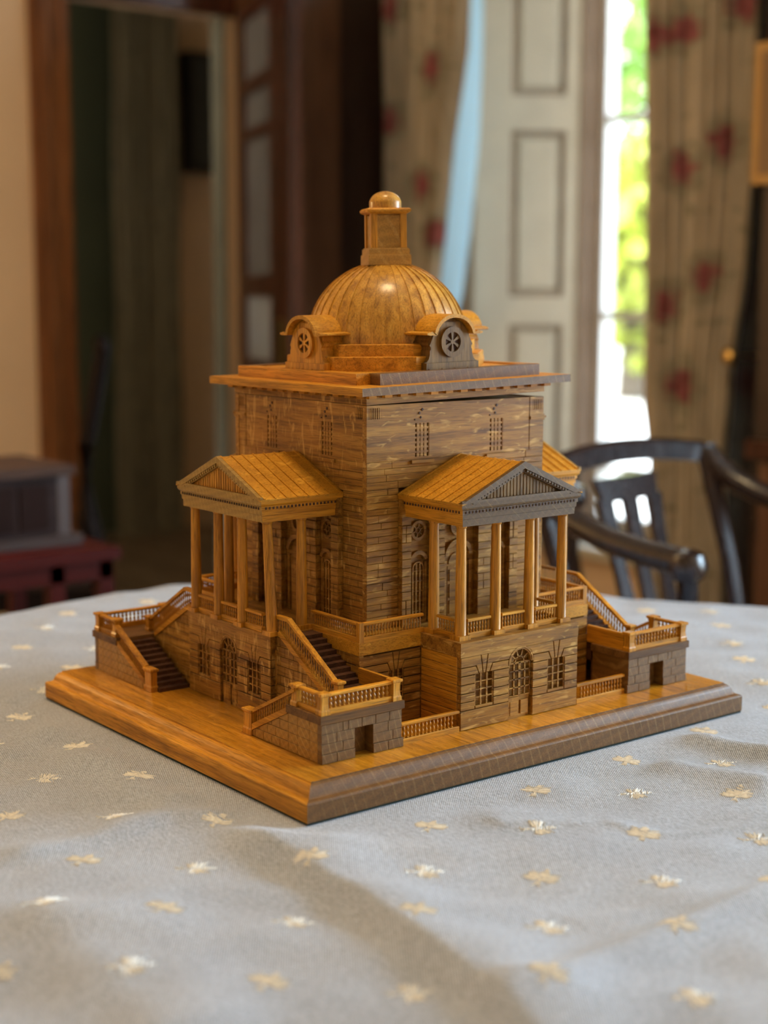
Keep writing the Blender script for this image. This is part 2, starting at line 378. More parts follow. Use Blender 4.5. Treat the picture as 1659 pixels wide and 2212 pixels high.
# floral curtains
def cloth_mat(name, base, roses, leaf, rsize=0.035, uvn='flat'):
    w = NT(name); uv = w.n('UVMap', uv_map=uvn).outputs[0]
    nz = w.n('TexNoise', {'Vector': uv, 'Scale': 26.0, 'Detail': 3.0}); nd = w.n('TexNoise', {'Vector': uv, 'Scale': 45.0})
    add = w.n('VectorMath', {0: nd.outputs['Color'], 1: (0.5, 0.5, 0.5)}, operation='SUBTRACT')
    sc = w.n('VectorMath', {0: add.outputs[0]}, operation='SCALE'); sc.inputs['Scale'].default_value = 0.075
    p = w.n('VectorMath', {0: uv, 1: sc.outputs[0]}, operation='ADD').outputs[0]
    dmin = None
    for y, z, r in roses:
        d = w.n('VectorMath', {0: p, 1: (y, z, 0)}, operation='DISTANCE').outputs['Value']
        d = w.math('DIVIDE', d, r); dmin = d if dmin is None else w.math('MINIMUM', dmin, d)
    str_ = w.n('Mapping', {'Vector': uv, 'Scale': (60, 3, 1)}).outputs[0]
    st_ = w.n('TexNoise', {'Vector': str_, 'Scale': 1.5, 'Detail': 2.0})
    col = w.ramp(st_, [(0.35, tuple(c*0.82 for c in base)), (0.65, tuple(c*1.1 for c in base))])
    col = w.mix(w.mapr(nz, 0.60, 0.68, 0, 0.75), col, c4(leaf))
    if dmin is not None:
        col = w.mix(w.mapr(dmin, 1.9, 1.3, 0, 0.5), col, c4(leaf))
        rose = w.ramp(nd.outputs[0], [(0.35, (0.17, 0.025, 0.032)), (0.6, (0.36, 0.09, 0.09))])
        col = w.mix(w.mapr(dmin, 1.15, 0.75, 0, 0.92), col, rose)
    w.P(Base_Color=col, Roughness=0.85); w.b.inputs['Sheen Weight'].default_value = 0.1
    return w.m
def curtain(name, ax, val, rows, mat, nf, amp, label, cat='curtain', group=None, n=140, ph=0.0, toward=-1):
    """hung sheet: rows are (pixel row, left pixel, right pixel) measured on the vertical plane axis=val"""
    vs, uvs = [], []; rr = []
    for k in range(len(rows)-1):
        r0, r1 = rows[k], rows[k+1]; q = max(2, int((r1[0]-r0[0])/20))
        for j in range(q+(k == len(rows)-2)):
            t = j/q; rr.append([r0[i]+(r1[i]-r0[i])*t for i in range(3)])
    for v, ul, ur in rr:
        A, B = at(ul, v, ax, val), at(ur, v, ax, val)
        z = (A.z+B.z)/2
        for i in range(n+1):
            s = i/n; p = A.lerp(B, s); f = 2*PI*nf*s+ph+0.4*math.sin(3*s*PI)+0.25*math.sin(z*5+s*9)
            off = amp*(math.sin(f)*0.7+0.3*math.sin(2.3*f+1))*toward
            q = [p.x, p.y, z]; q[ax] += off; vs.append(tuple(q)); uvs.append((p[1-ax], z))
    W_ = n+1; fs = [(j*W_+i, j*W_+i+1, (j+1)*W_+i+1, (j+1)*W_+i) for j in range(len(rr)-1) for i in range(n)]
    me = bpy.data.meshes.new(name); me.from_pydata(vs, [], fs); ul = me.uv_layers.new(name='flat')
    for lp in me.loops: ul.data[lp.index].uv = uvs[lp.vertex_index]
    for p in me.polygons: p.use_smooth = True
    me.materials.append(mat); o = bpy.data.objects.new(name, me); COL.objects.link(o)
    md = o.modifiers.new('thick', 'SOLIDIFY'); md.thickness = 0.003
    if label: tag(o, label, cat, group)
    return o
def rs(lst, ax, val, r=0.032):
    out = []
    for u, v in lst:
        p = at(u, v, ax, val); out.append((p[1-ax], p.z, r))
    return out
XL = 2.06
cL = cloth_mat('floral curtain left', (0.50, 0.42, 0.30), rs([(850, 20), (935, 150), (850, 262), (915, 400), (945, 505)], 0, XL, 0.044), (0.20, 0.20, 0.12))
curtain('curtain', 0, XL, [(-70, 832, 1032), (100, 834, 1022), (300, 836, 990), (500, 838, 972), (650, 840, 955), (760, 842, 915), (900, 836, 960), (1300, 830, 980)], cL, 6, 0.022,
        'cream curtain with red roses drawn to the left of the cream shutter, behind the dome')
_l = NT('pale curtain lining'); _d = _l.n('BsdfDiffuse', {'Color': (0.70, 0.86, 0.95, 1)}); _t = _l.n('BsdfTranslucent', {'Color': (0.70, 0.90, 1.0, 1)}); _m = _l.n('MixShader', {0: 0.6})
_l.set(_m.inputs[1], _d.outputs[0]); _l.set(_m.inputs[2], _t.outputs[0]); _l.t.links.new(_m.outputs[0], _l.out.inputs[0]); M['lining'] = _l.m
curtain('curtain_lining', 0, XL-0.012, [(-70, 1022, 1046), (100, 1016, 1043), (300, 985, 1036), (500, 967, 1018), (640, 952, 1000), (690, 945, 985), (760, 912, 950)], M['lining'], 0.5, 0.008,
        'narrow pale blue-white turned edge of lining beside the left floral curtain', 'curtain', n=16)
XR = 2.02
cR = cloth_mat('floral curtain right', (0.52, 0.43, 0.30), rs([(1490, 62), (1610, 8), (1568, 305), (1480, 366), (1530, 600), (1445, 655), (1478, 832), (1425, 78)], 0, XR, 0.042), (0.20, 0.19, 0.11))
curtain('curtain', 0, XR, [(-70, 1403, 1645), (300, 1405, 1632), (600, 1405, 1606), (780, 1402, 1578), (880, 1400, 1572), (1000, 1412, 1560), (1400, 1402, 1560)], cR, 7, 0.028,
        'cream curtain with red roses hanging at the right side of the bright window')
# tie-back hook
h0 = at(1582, 770, 0, XR-0.05)
o = MB(k=1).lathe(0, 0, [(0.004, 0), (0.018, 0.004), (0.022, 0.012), (0.016, 0.022), (0.003, 0.026)], 14).build('curtain_holdback', M['brass'], smooth=True)
o.location = h0; o.rotation_euler = (0, -PI/2, 0)
MB(k=1).tube([(0, 0, 0), (0, 0, -0.09)], 0.004).build('stem', M['brass'], o)
tag(o, 'small brass curtain holdback at the right edge of the right floral curtain', 'hook')
YC = 5.15
cB = cloth_mat('floral curtain beyond', (0.30, 0.25, 0.16), [], (0.13, 0.13, 0.10))
curtain('curtain', 1, YC, [(-60, 236, 385), (1400, 255, 400)], cB, 6, 0.04, 'dark patterned floor-length curtain in the dim room beyond the doorway')
# picture in the room beyond
a, b = at(393, 112, 1, 5.2), at(468, 378, 1, 5.2)
m_ = bx(a.x, b.x, 5.14, 5.255, b.z, a.z); pf = m_.build('framed_picture', plain('black frame', (0.012, 0.010, 0.009), 0.3))
bx(a.x+.03, b.x-.03, 5.134, 5.141, b.z+.03, a.z-.03).build('canvas', plain('dark canvas', (0.03, 0.035, 0.035), 0.3), pf)
tag(pf, 'dark framed picture hanging in the dim room beyond the doorway', 'picture')

# mahogany cupboard in the corner behind the dome
x0, x1 = at(612, 638, 1, 2.80).x, 2.19
cb = bx(x0, x1, 2.80, 3.06, FZ, 2.0).build('corner_cupboard', M['mahog_b'])
tag(cb, 'tall plain brown mahogany cupboard beside the open door, left of the left floral curtain', 'cupboard')
xa, xb, xc = at(632, 638, 1, 2.78).x, at(738, 638, 1, 2.78).x, at(800, 638, 1, 2.78).x
bx(x0, xa, 2.775, 2.80, FZ, 2.0).build('pilaster', M['mahog'], cb)
bx(xa+.004, xb-.004, 2.782, 2.80, FZ+.1, 1.98).build('door', M['mahog_b'], cb)
bx(xb+.004, x1, 2.79, 2.80, FZ+.1, 1.98).build('door', wood('darker mahogany', 2, (0.02, 0.010, 0.007), (0.04, 0.022, 0.015), (0.06, 0.034, 0.024), sc=0.15), cb)
bx(xa, x1, 2.77, 2.80, FZ, FZ+.1).build('plinth', M['mahog_b'], cb)
# dark bookcase at the right edge
y1 = at(1640, 638, 0, 1.86).y
pw_ = bx(2.15, 2.2, -0.30, 1.39, FZ, 2.05).build('wall_panelling', M['chairwood']); tag(pw_, 'dark wooden wall panelling behind the right floral curtain', 'panelling')
bc = bx(1.86, 2.18, -0.25, y1, FZ, 2.0).build('bookcase', M['chairwood'])
tag(bc, 'dark mahogany bookcase at the right edge behind the chair', 'bookcase')
for z0, z1 in ((FZ+.12, 0.02), (0.08, 0.55), (0.60, 1.90)):
    bx(1.845, 1.86, y1-.48, y1-.03, z0, z1).build('door', M['mahog_b'] if z1 < 0.1 else M['chairwood'], bc)
bx(1.83, 1.86, -0.25, y1, 0.03, 0.07).build('ledge', M['mahog'], bc)
a, b = at(1645, 95, 0, 1.82), at(1700, 395, 0, 1.82)
pf = bx(1.80, 1.842, b.y, a.y, b.z, a.z).build('framed_picture', M['gold'])
bx(1.797, 1.801, b.y+.02, a.y-.02, b.z+.02, a.z-.02).build('canvas', plain('brown canvas', (0.25, 0.14, 0.06), 0.5), pf)
tag(pf, 'gilt framed picture at the far right edge in front of the dark bookcase', 'picture')

# chest on a red lacquer stand, left
yf = 1.50
q = lambda u, v, y=yf: at(u, v, 1, y)
zt, zb = q(80, 1030).z, q(80, 1180).z
xr = q(147, 1100).x; xl = q(-70, 1100).x
ch = bx(xl, xr, yf, yf+.22, zb, zt).build('wooden_chest', wood('dark carved walnut', 0, (0.02, 0.010, 0.010), (0.04, 0.022, 0.02), (0.06, 0.035, 0.032), sc=0.3, rough=0.6))
tag(ch, 'dark wooden chest standing on the red lacquered table at the left', 'chest')
m_ = bx(xl-.01, xr+.012, yf-.012, yf+.232, zt, zt+.018); m_.build('lid', M['pale_wood'] if 'pale_wood' in M else plain('dull pale wood', (0.085, 0.046, 0.032), 0.6, Specular_IOR_Level=0.25), ch)
bx(xl-.01, xr+.022, yf-.018, yf+.235, zb-.001, zb+.018).build('plinth', plain('greyed brown wood', (0.065, 0.038, 0.030), 0.55), ch)
bx(xr-.022, xr+.003, yf-.003, yf+.02, zb+.018, zt).build('corner_strip', plain('paler corner strip', (0.11, 0.08, 0.075), 0.5), ch)  # corner strip simply coloured paler than the chest front
for i in (0, 1):
    a = xl+.03+(xr-xl-.06)*i/2; bx(a, a+(xr-xl-.06)/2-.012, yf-.005, yf, zb+.03, zt-.015).build('front_panel', plain('carved panel', (0.026, 0.012, 0.010), 0.7, Specular_IOR_Level=0.15), ch)
kb = MB(k=1).lathe(xl+.055, yf+.1, [(0.004, zt+.018), (0.012, zt+.022), (0.012, zt+.03), (0.003, zt+.036)], 12).build('knob', M['chairwood'], ch)
yt = 1.40; x2 = q(262, 1200, yt).x; zt2 = zb-.001; za = q(150, 1262, yt).z
tb = bx(xl-.2, x2, yt, 1.86, zt2-.022, zt2).build('lacquered_table', M['red'])
tag(tb, 'low red lacquered side table under the dark chest at the left', 'table')
bx(xl-.18, x2-.012, yt+.012, yt+.03, za, zt2-.022).build('apron', M['red'], tb)
for x in (x2-.04, q(115, 1262, yt).x, xl-.15):
    for y in (yt+.012, 1.81): bx(x, x+.03, y, y+.03, FZ, zt2-.022).build('leg', M['red'], tb)
# ------------------------------------------------------------------ armchairs
M['seat'] = plain('tan upholstery', (0.34, 0.24, 0.15), 0.85, var=0.15, scale=30)
def armchair(loc, rz, label, wdt=0.47, up=1.0):
    c = empty('armchair', loc, (0, 0, rz)); c.scale = (1, 0.86, 0.945); tag(c, label, 'chair', 'mahogany armchairs')
    h = wdt/2; m = M['chairwood']
    for s in (-1, 1):
        MB(k=1).tube([(s*h*.96, -.13, .42), (s*h*.97, -.11, .55), (s*h*.98, -.07, .72), (s*h, -.02, .86), (s*h, 0.0, .935)], [.017, .017, .016, .017, .020], 8).build('back_post', m, c, smooth=True)
        MB(k=1).tube([(s*h*.96, -.12, .44), (s*h*.96, -.10, .30), (s*h*.96, -.06, .12), (s*h*.96, 0.0, 0.0)], [.019, .018, .016, .014], 8).build('leg', m, c, smooth=True)
        MB(k=1).tube([(s*h*.98, -.50, .42), (s*h*.98, -.50, .2), (s*h*.98, -.49, 0.0)], [.021, .017, .012], 8).build('leg', m, c, smooth=True)
        ar = MB(k=1).tube([(s*h, -.002, .930), (s*(h+.004), -.025, .900), (s*(h+.012), -.060, .875), (s*(h+.02), -.11, .855), (s*(h+.026), -.18, .838), (s*(h+.03), -.26, .828), (s*(h+.03), -.325, .822)], [.019, .021, .022, .021, .020, .020, .022], 10).build('arm', m, c, smooth=True)
        MB(k=1).lathe(s*(h+.03), -.335, [(.010, .792), (.024, .800), (.030, .818), (.024, .836), (.008, .843)], 14).build('arm_scroll', m, ar, smooth=True)
        MB(k=1).tube([(s*(h+.03), -.335, .80), (s*(h+.012), -.33, .66), (s*(h+.0), -.36, .52), (s*(h-.005), -.38, .42)], [.017, .015, .016, .018], 8).build('arm_post', m, c, smooth=True)
    n_ = 10
    rg = []
    for i in range(n_+1):
        x = -h+wdt*i/n_; y = .004+.02*(1-(2*i/n_-1)**2); zc_ = .925+.018*math.sin(PI*i/n_)
        rg.append([(x, y-.012, zc_-.020), (x, y+.010, zc_-.020), (x, y+.012, zc_+.010), (x, y+.002, zc_+.018), (x, y-.010, zc_+.012)])
    MB(k=1).loft(rg).build('crest_rail', m, c, smooth=False)
    MB(k=1).box(-h, h, -.088, -.066, .615, .640).build('lower_rail', m, c)
    sp = MB(k=1).loft([[(-.085, .000, .90), (.085, .000, .90), (.085, .012, .90), (-.085, .012, .90)], [(-.075, -.012, .86), (.075, -.012, .86), (.075, .0, .86), (-.075, .0, .86)]]).build('splat', m, c)
    for k, x in enumerate((-.068, 0.0, .068)):
        MB(k=1).loft([[(x-.018, -.012, .865), (x+.018, -.012, .865), (x+.018, .0, .865), (x-.018, .0, .865)], [(x*.9-.013, -.045, .75), (x*.9+.013, -.045, .75), (x*.9+.013, -.033, .75), (x*.9-.013, -.033, .75)],
                       [(x*.8-.018, -.080, .64), (x*.8+.018, -.080, .64), (x*.8+.018, -.068, .64), (x*.8-.018, -.068, .64)]]).build('bar', m, sp)
    MB(k=1).loft([[(-h*.96, -.12, .37), (h*.96, -.12, .37), (h*1.0, -.51, .37), (-h*1.0, -.51, .37)], [(-h*.96, -.12, .43), (h*.96, -.12, .43), (h*1.0, -.51, .43), (-h*1.0, -.51, .43)]]).build('seat_rail', m, c)
    MB(k=1).loft([[(-h*.93, -.13, .43), (h*.93, -.13, .43), (h*.97, -.50, .43), (-h*.97, -.50, .43)], [(-h*.93, -.13, .455), (h*.93, -.13, .455), (h*.97, -.50, .455), (-h*.97, -.50, .455)], [(-h*.8, -.17, .475), (h*.8, -.17, .475), (h*.85, -.46, .475), (-h*.85, -.46, .475)]]).build('seat', M['seat'], c, smooth=False)
    return c
armchair((0.925, 0.55, FZ), math.radians(8), 'dark mahogany armchair with a pierced splat behind the right end of the table')
armchair((1.07, 1.22, FZ), math.radians(45), 'dark mahogany armchair further back, half hidden behind the right portico')
M['ebony'] = plain('blackened wood', (0.008, 0.004, 0.003), 0.75); M['ebony'].node_tree.nodes['Principled BSDF'].inputs['Specular IOR Level'].default_value = 0.15
sc_ = at(205, 900, 1, 2.0); sd_ = math.atan2(sc_.y-CAM.y, sc_.x-CAM.x)
c = empty('side_chair', (sc_.x, sc_.y, FZ), (0, 0, sd_)); tag(c, 'dark high-backed side chair seen edge-on in front of the doorway, behind the chest', 'chair')
for yy in (0.0, 0.42):
    MB(k=1).tube([(yy, .00, .0), (yy, .02, .25), (yy, -.01, .45), (yy, .03, .62), (yy, .02, .80), (yy, -.02, 1.0)], [.016, .02, .022, .02, .019, .016], 8).build('back_post', M['ebony'], c, smooth=True)
    MB(k=1).tube([(yy, .43, .43), (yy, .43, .2), (yy, .43, 0)], [.02, .016, .012], 8).build('leg', M['ebony'], c, smooth=True)
    MB(k=1).lathe(yy, -.02, [(.004, .995), (.018, 1.005), (.02, 1.02), (.012, 1.034), (.003, 1.038)], 10).build('finial', M['ebony'], c, smooth=True)
for z0_, z1_, o_ in ((.92, .99, -.01), (.74, .79, .02), (.52, .56, .01)): MB(k=1).box(0, .42, o_-.01, o_+.01, z0_, z1_).build('back_rail', M['ebony'], c)
MB(k=1).box(-.01, .43, 0, .45, .41, .46).build('seat', M['ebony'], c)

# ------------------------------------------------------------------ outdoors
st(bx(2.6, 60, -40, 70, -0.95, -0.9).build('terrace_ground', plain('pale gravel', (0.62, 0.60, 0.55), 0.95)))
lawn = bx(28, 90, -60, 90, -0.9, -0.88).build('lawn', plain('lawn grass', (0.10, 0.26, 0.03), 0.95, scale=2)); tag(lawn, kind='structure')
M['leaf'] = plain('sunlit leaves', (0.16, 0.30, 0.03), 0.5, var=0.5, scale=0.9)
M['leaf2'] = plain('yellow green leaves', (0.36, 0.40, 0.05), 0.5, var=0.5, scale=0.9)
M['bark'] = plain('bark', (0.10, 0.075, 0.05), 0.9)
def tree(name, x, y, h, rad, seed, mat, label, nleaf=700, ls=0.30, base=0.25):
    r = random.Random(seed); root = empty(name, (x, y, -0.9)); tag(root, label, 'tree' if 'tree' in name else 'hedge', 'garden trees seen through the window')
    MB(k=1).tube([(0, 0, 0), (0.1, 0.05, h*.4), (0, 0.1, h*.8)], [.22, .15, .05], 8).build('trunk', M['bark'], root)
    m_ = MB(k=1)
    for i in range(nleaf):
        while True:
            p = Vector([r.uniform(-1, 1) for _ in range(3)])
            if 0.25 < p.length < 1: break
        c = Vector((p.x*rad, p.y*rad, h*(base+(1-base)*0.5)+p.z*h*(1-base)*0.5)); s = ls*r.uniform(.6, 1.3)
        R = Matrix.Rotation(r.uniform(0, 6), 3, Vector([r.uniform(-1, 1) for _ in range(3)]).normalized())
        v = [c+R@Vector(q)*s for q in ((-1, 0, 0), (0, -.45, .1), (1, 0, 0), (0, .45, .1))]
        m_.add([tuple(q) for q in v], [(0, 1, 2, 3)])
    tag(m_.build('foliage', mat, root, recalc=False), kind='stuff')
def dirp(u, D):
    d = ray(u, 638.0); d.z = 0; d.normalize(); p = CAM+d*D; return p.x, p.y
for i, (u, D, h, rad, mt, lb) in enumerate(((1300, 24, 7, 2.0, 'leaf', 'green garden tree seen through the left of the window'), (1372, 19, 3.4, 1.3, 'leaf2', 'yellow-green sunlit tree low in the middle of the window view'),
        (1400, 36, 11, 3.8, 'leaf', 'tall green garden tree seen beside the edge of the right curtain'), (1345, 56, 14, 6.0, 'leaf2', 'far pale tree rising behind the others in the window view'))):
    x, y = dirp(u, D); x += (0, -6, 8, 12)[i]*0.0; tree('garden_tree', x, y, h, rad, 5+i, M[mt], lb, 1100, 0.24 if D < 40 else 0.4, 0.12)

# ------------------------------------------------------------------ table and cloth
OUT = [(-0.95, 0.50), (-0.60, 0.560), (-0.30, 0.592), (-0.125, 0.617), (-0.038, 0.629), (0.05, 0.645), (0.18, 0.674), (0.30, 0.672), (0.40, 0.625), (0.48, 0.50), (0.535, 0.36), (0.565, 0.245), (0.62, 0.14), (0.69, 0.05),
       (0.76, -0.12), (0.80, -0.35), (0.72, -0.62), (0.45, -0.86), (0.05, -0.97), (-0.35, -0.96), (-0.72, -0.86), (-0.98, -0.60), (-1.10, -0.20), (-1.08, 0.20)]
cen = np.array((-0.15, -0.12)); pa = np.array(OUT)-cen
ang = np.arctan2(pa[:, 1], pa[:, 0]); rad = np.hypot(pa[:, 0], pa[:, 1]); od = np.argsort(ang); ang, rad = ang[od], rad[od]
def rout(t): 
    a = np.concatenate((ang-2*PI, ang, ang+2*PI)); r = np.concatenate((rad, rad, rad)); v = 0
    for d in (-.10, -.05, 0, .05, .10): v = v+np.interp((t+d+PI) % (2*PI)-PI, a, r)
    return v/5
def G(u, v): p = at(u, v, 2, 0.0); return (p.x, p.y)
FOLDS = [  # pixel polyline, height m, width on the left of travel, width on the right
    ([(440, 1768), (540, 1812), (620, 1848), (700, 1898), (790, 1952), (873, 2016), (960, 2082), (1047, 2145), (1160, 2225), (1300, 2330)], 0.0130, 0.066, 0.0155),
    ([(1740, 1895), (1659, 1926), (1530, 1982), (1400, 2042), (1290, 2088), (1200, 2140), (1110, 2150), (1020, 2140)], 0.0065, 0.022, 0.012),
    ([(1330, 1600), (1400, 1588), (1480, 1594), (1560, 1612), (1659, 1632), (1760, 1660)], 0.0100, 0.020, 0.016),
    ([(1400, 1640), (1500, 1668), (1600, 1690), (1700, 1720)], 0.0070, 0.018, 0.024),
    ([(-60, 1872), (60, 1850), (180, 1820), (290, 1786), (370, 1760), (440, 1766), (500, 1778)], 0.0055, 0.022, 0.016),
    ([(150, 1610), (240, 1660), (320, 1712), (400, 1752)], 0.0055, 0.034, 0.020),
    ([(60, 1960), (170, 2040), (260, 2120), (340, 2212), (420, 2300)], 0.0090, 0.070, 0.036),
    ([(560, 1780), (640, 1790), (720, 1830), (900, 1842), (1050, 1830)], 0.0012, 0.02, 0.012),
    ([(1040, 1770), (1090, 1786), (1180, 1782), (1300, 1776)], 0.0016, 0.010, 0.006),
    ([(1290, 1770), (1360, 1790), (1440, 1800), (1560, 1790), (1680, 1776)], 0.0016, 0.010, 0.006),
    ([(1200, 2000), (1300, 1985), (1450, 1960), (1659, 1900)], 0.0014, 0.014, 0.014),
    ([(-40, 1640), (60, 1600), (140, 1560), (170, 1520)], 0.0030, 0.03, 0.02),
    ([(0, 1520), (100, 1500), (180, 1480)], 0.0028, 0.02, 0.02),
]
FP = [([G(*q) for q in pts], h, wl, wr) for pts, h, wl, wr in FOLDS]
_rg = np.random.RandomState(5)
WAV = [(_rg.uniform(-1, 1), _rg.uniform(-1, 1), _rg.uniform(0, 6.28)) for _ in range(26)]
def height(x, y):
    x = np.asarray(x, float); y = np.asarray(y, float); z = np.zeros_like(x)
    for pts, h, wl, wr in FP:
        best = np.full(x.shape, 1e9); side = np.zeros_like(x); tpar = np.zeros_like(x); n = len(pts)-1
        for k in range(n):
            (x0, y0), (x1, y1) = pts[k], pts[k+1]; dx, dy = x1-x0, y1-y0; L2 = dx*dx+dy*dy
            t = np.clip(((x-x0)*dx+(y-y0)*dy)/L2, 0, 1); ex, ey = x-(x0+t*dx), y-(y0+t*dy); d = np.hypot(ex, ey)
            m = d < best; best = np.where(m, d, best); side = np.where(m, dx*ey-dy*ex, side); tpar = np.where(m, (k+t)/n, tpar)
        w = np.where(side > 0, wl, wr); prof = np.exp(-(best/w)**2*1.2)
        fade = np.clip(np.minimum(tpar, 1-tpar)/0.18, 0, 1); fade = fade*fade*(3-2*fade)
        z += h*prof*fade
    for i, (a, b, p) in enumerate(WAV):
        f = 14+5.5*i; z += (0.0011*math.exp(-i/9))*np.sin(f*(a*x+b*y)+p+1.3*np.sin(9*(b*x-a*y)+p))
    # pressed flat under and around the model
    dx = np.maximum(np.maximum(-0.254-x, x-0.246), 0); dy = np.maximum(np.maximum(-0.2295-y, y-0.213), 0); d = np.hypot(dx, dy)
    k = np.clip((d-0.009)/0.035, 0, 1); k = k*k*(3-2*k)
    return z*k
NA, NR_ = 900, 300
th = np.linspace(-PI, PI, NA, endpoint=False); ro_ = rout(th)
fr_ = np.concatenate((np.linspace(0.02, 1.0, NR_)**0.85,))
Xs, Ys, Zs = [], [], []
for f in fr_:
    x = cen[0]+ro_*f*np.cos(th); y = cen[1]+ro_*f*np.sin(th); z = height(x, y)
    e = np.clip((f-0.965)/0.035, 0, 1); z = z-0.012*e*e
    Xs.append(x); Ys.append(y); Zs.append(z)
for j in range(1, 16):
    g = j/15; w_ = 0.018*np.sin(th*26+1.5*np.sin(th*5))*min(1, g*2)
    x = cen[0]+(ro_+0.010*min(1, j/2)+w_*g+0.02*g)*np.cos(th); y = cen[1]+(ro_+0.010*min(1, j/2)+w_*g+0.02*g)*np.sin(th)
    Xs.append(x); Ys.append(y); Zs.append(np.full_like(x, -0.012-0.30*g))
Xs, Ys, Zs = map(np.array, (Xs, Ys, Zs)); NRR = Xs.shape[0]
co = np.stack((Xs.ravel(), Ys.ravel(), Zs.ravel()), 1)
c0 = np.array([[cen[0], cen[1], float(height(cen[0], cen[1]))]]); co = np.concatenate((co, c0))
j, i = np.meshgrid(np.arange(NRR-1), np.arange(NA), indexing='ij')
a = (j*NA+i).ravel(); b = (j*NA+(i+1) % NA).ravel(); quads = np.stack((a, b, b+NA, a+NA), 1)[:, ::-1]
me = bpy.data.meshes.new('tablecloth')
fl = [tuple(q) for q in quads.tolist()] + [(len(co)-1, k, (k+1) % NA) for k in range(NA)]
me.from_pydata([tuple(p) for p in co.tolist()], [], fl)
for p in me.polygons: p.use_smooth = True
w = NT('tablecloth weave'); tc = w.n('TexCoord').outputs['Object']
mp = w.n('Mapping', {'Vector': tc, 'Rotation': (0, 0, 0.62)}).outputs[0]
wv = w.n('TexWave', {'Vector': mp, 'Scale': 210.0, 'Distortion': 1.6, 'Detail': 2.0, 'Detail Scale': 3.0}, wave_type='BANDS', bands_direction='X')
mp2 = w.n('Mapping', {'Vector': tc, 'Rotation': (0, 0, 0.62), 'Scale': (1, 0.25, 1)}).outputs[0]
n1 = w.n('TexNoise', {'Vector': mp2, 'Scale': 900.0, 'Detail': 2.0}); n2 = w.n('TexNoise', {'Vector': tc, 'Scale': 11.0, 'Detail': 3.0}); n3 = w.n('TexNoise', {'Vector': tc, 'Scale': 260.0, 'Detail': 3.0, 'Roughness': 0.7})
thr = w.math('ADD', w.math('MULTIPLY', wv.outputs[0], 0.45), w.math('MULTIPLY', n1.outputs[0], 0.75))
col = w.ramp(thr, [(0.28, (0.18, 0.195, 0.225)), (0.55, (0.36, 0.39, 0.445)), (0.85, (0.62, 0.665, 0.75))])
hv = w.n('HueSaturation', {'Color': col, 'Value': w.mapr(n2, 0.3, 0.7, 0.94, 1.07)})
w.P(Base_Color=hv.outputs[0], Roughness=0.75, Sheen_Weight=0.35, Sheen_Roughness=0.4); w.b.inputs['Specular IOR Level'].default_value = 0.3
hh = w.math('ADD', w.math('MULTIPLY', thr, 0.5), w.math('MULTIPLY', n3.outputs[0], 0.8)); w.bump(hh, 0.8, 0.0014)
me.materials.append(w.m)
cloth = bpy.data.objects.new('tablecloth', me); COL.objects.link(cloth)
tag(cloth, 'grey woven tablecloth with rows of embroidered cream bees and soft folds', 'tablecloth')
# table beneath
cols = [(cen[0]+rout(np.array([t]))[0]*0.975*math.cos(t), cen[1]+rout(np.array([t]))[0]*0.975*math.sin(t)) for t in np.linspace(-PI, PI, 72, endpoint=False)]
tb = MB(k=1).loft([[(x, y, -0.050) for x, y in cols], [(x, y, -0.022) for x, y in cols]]).build('dining_table', M['mahog'])
tag(tb, 'large dining table hidden under the grey tablecloth', 'table')
for x, y in ((-0.75, -0.55), (0.42, -0.6), (-0.75, 0.32), (0.32, 0.42)):
    MB(k=1).lathe(x, y, [(0.022, FZ), (0.026, FZ+.05), (0.02, FZ+.12), (0.032, FZ+.4), (0.035, -0.15), (0.04, -0.05)], 14).build('leg', M['mahog'], tb, smooth=True)
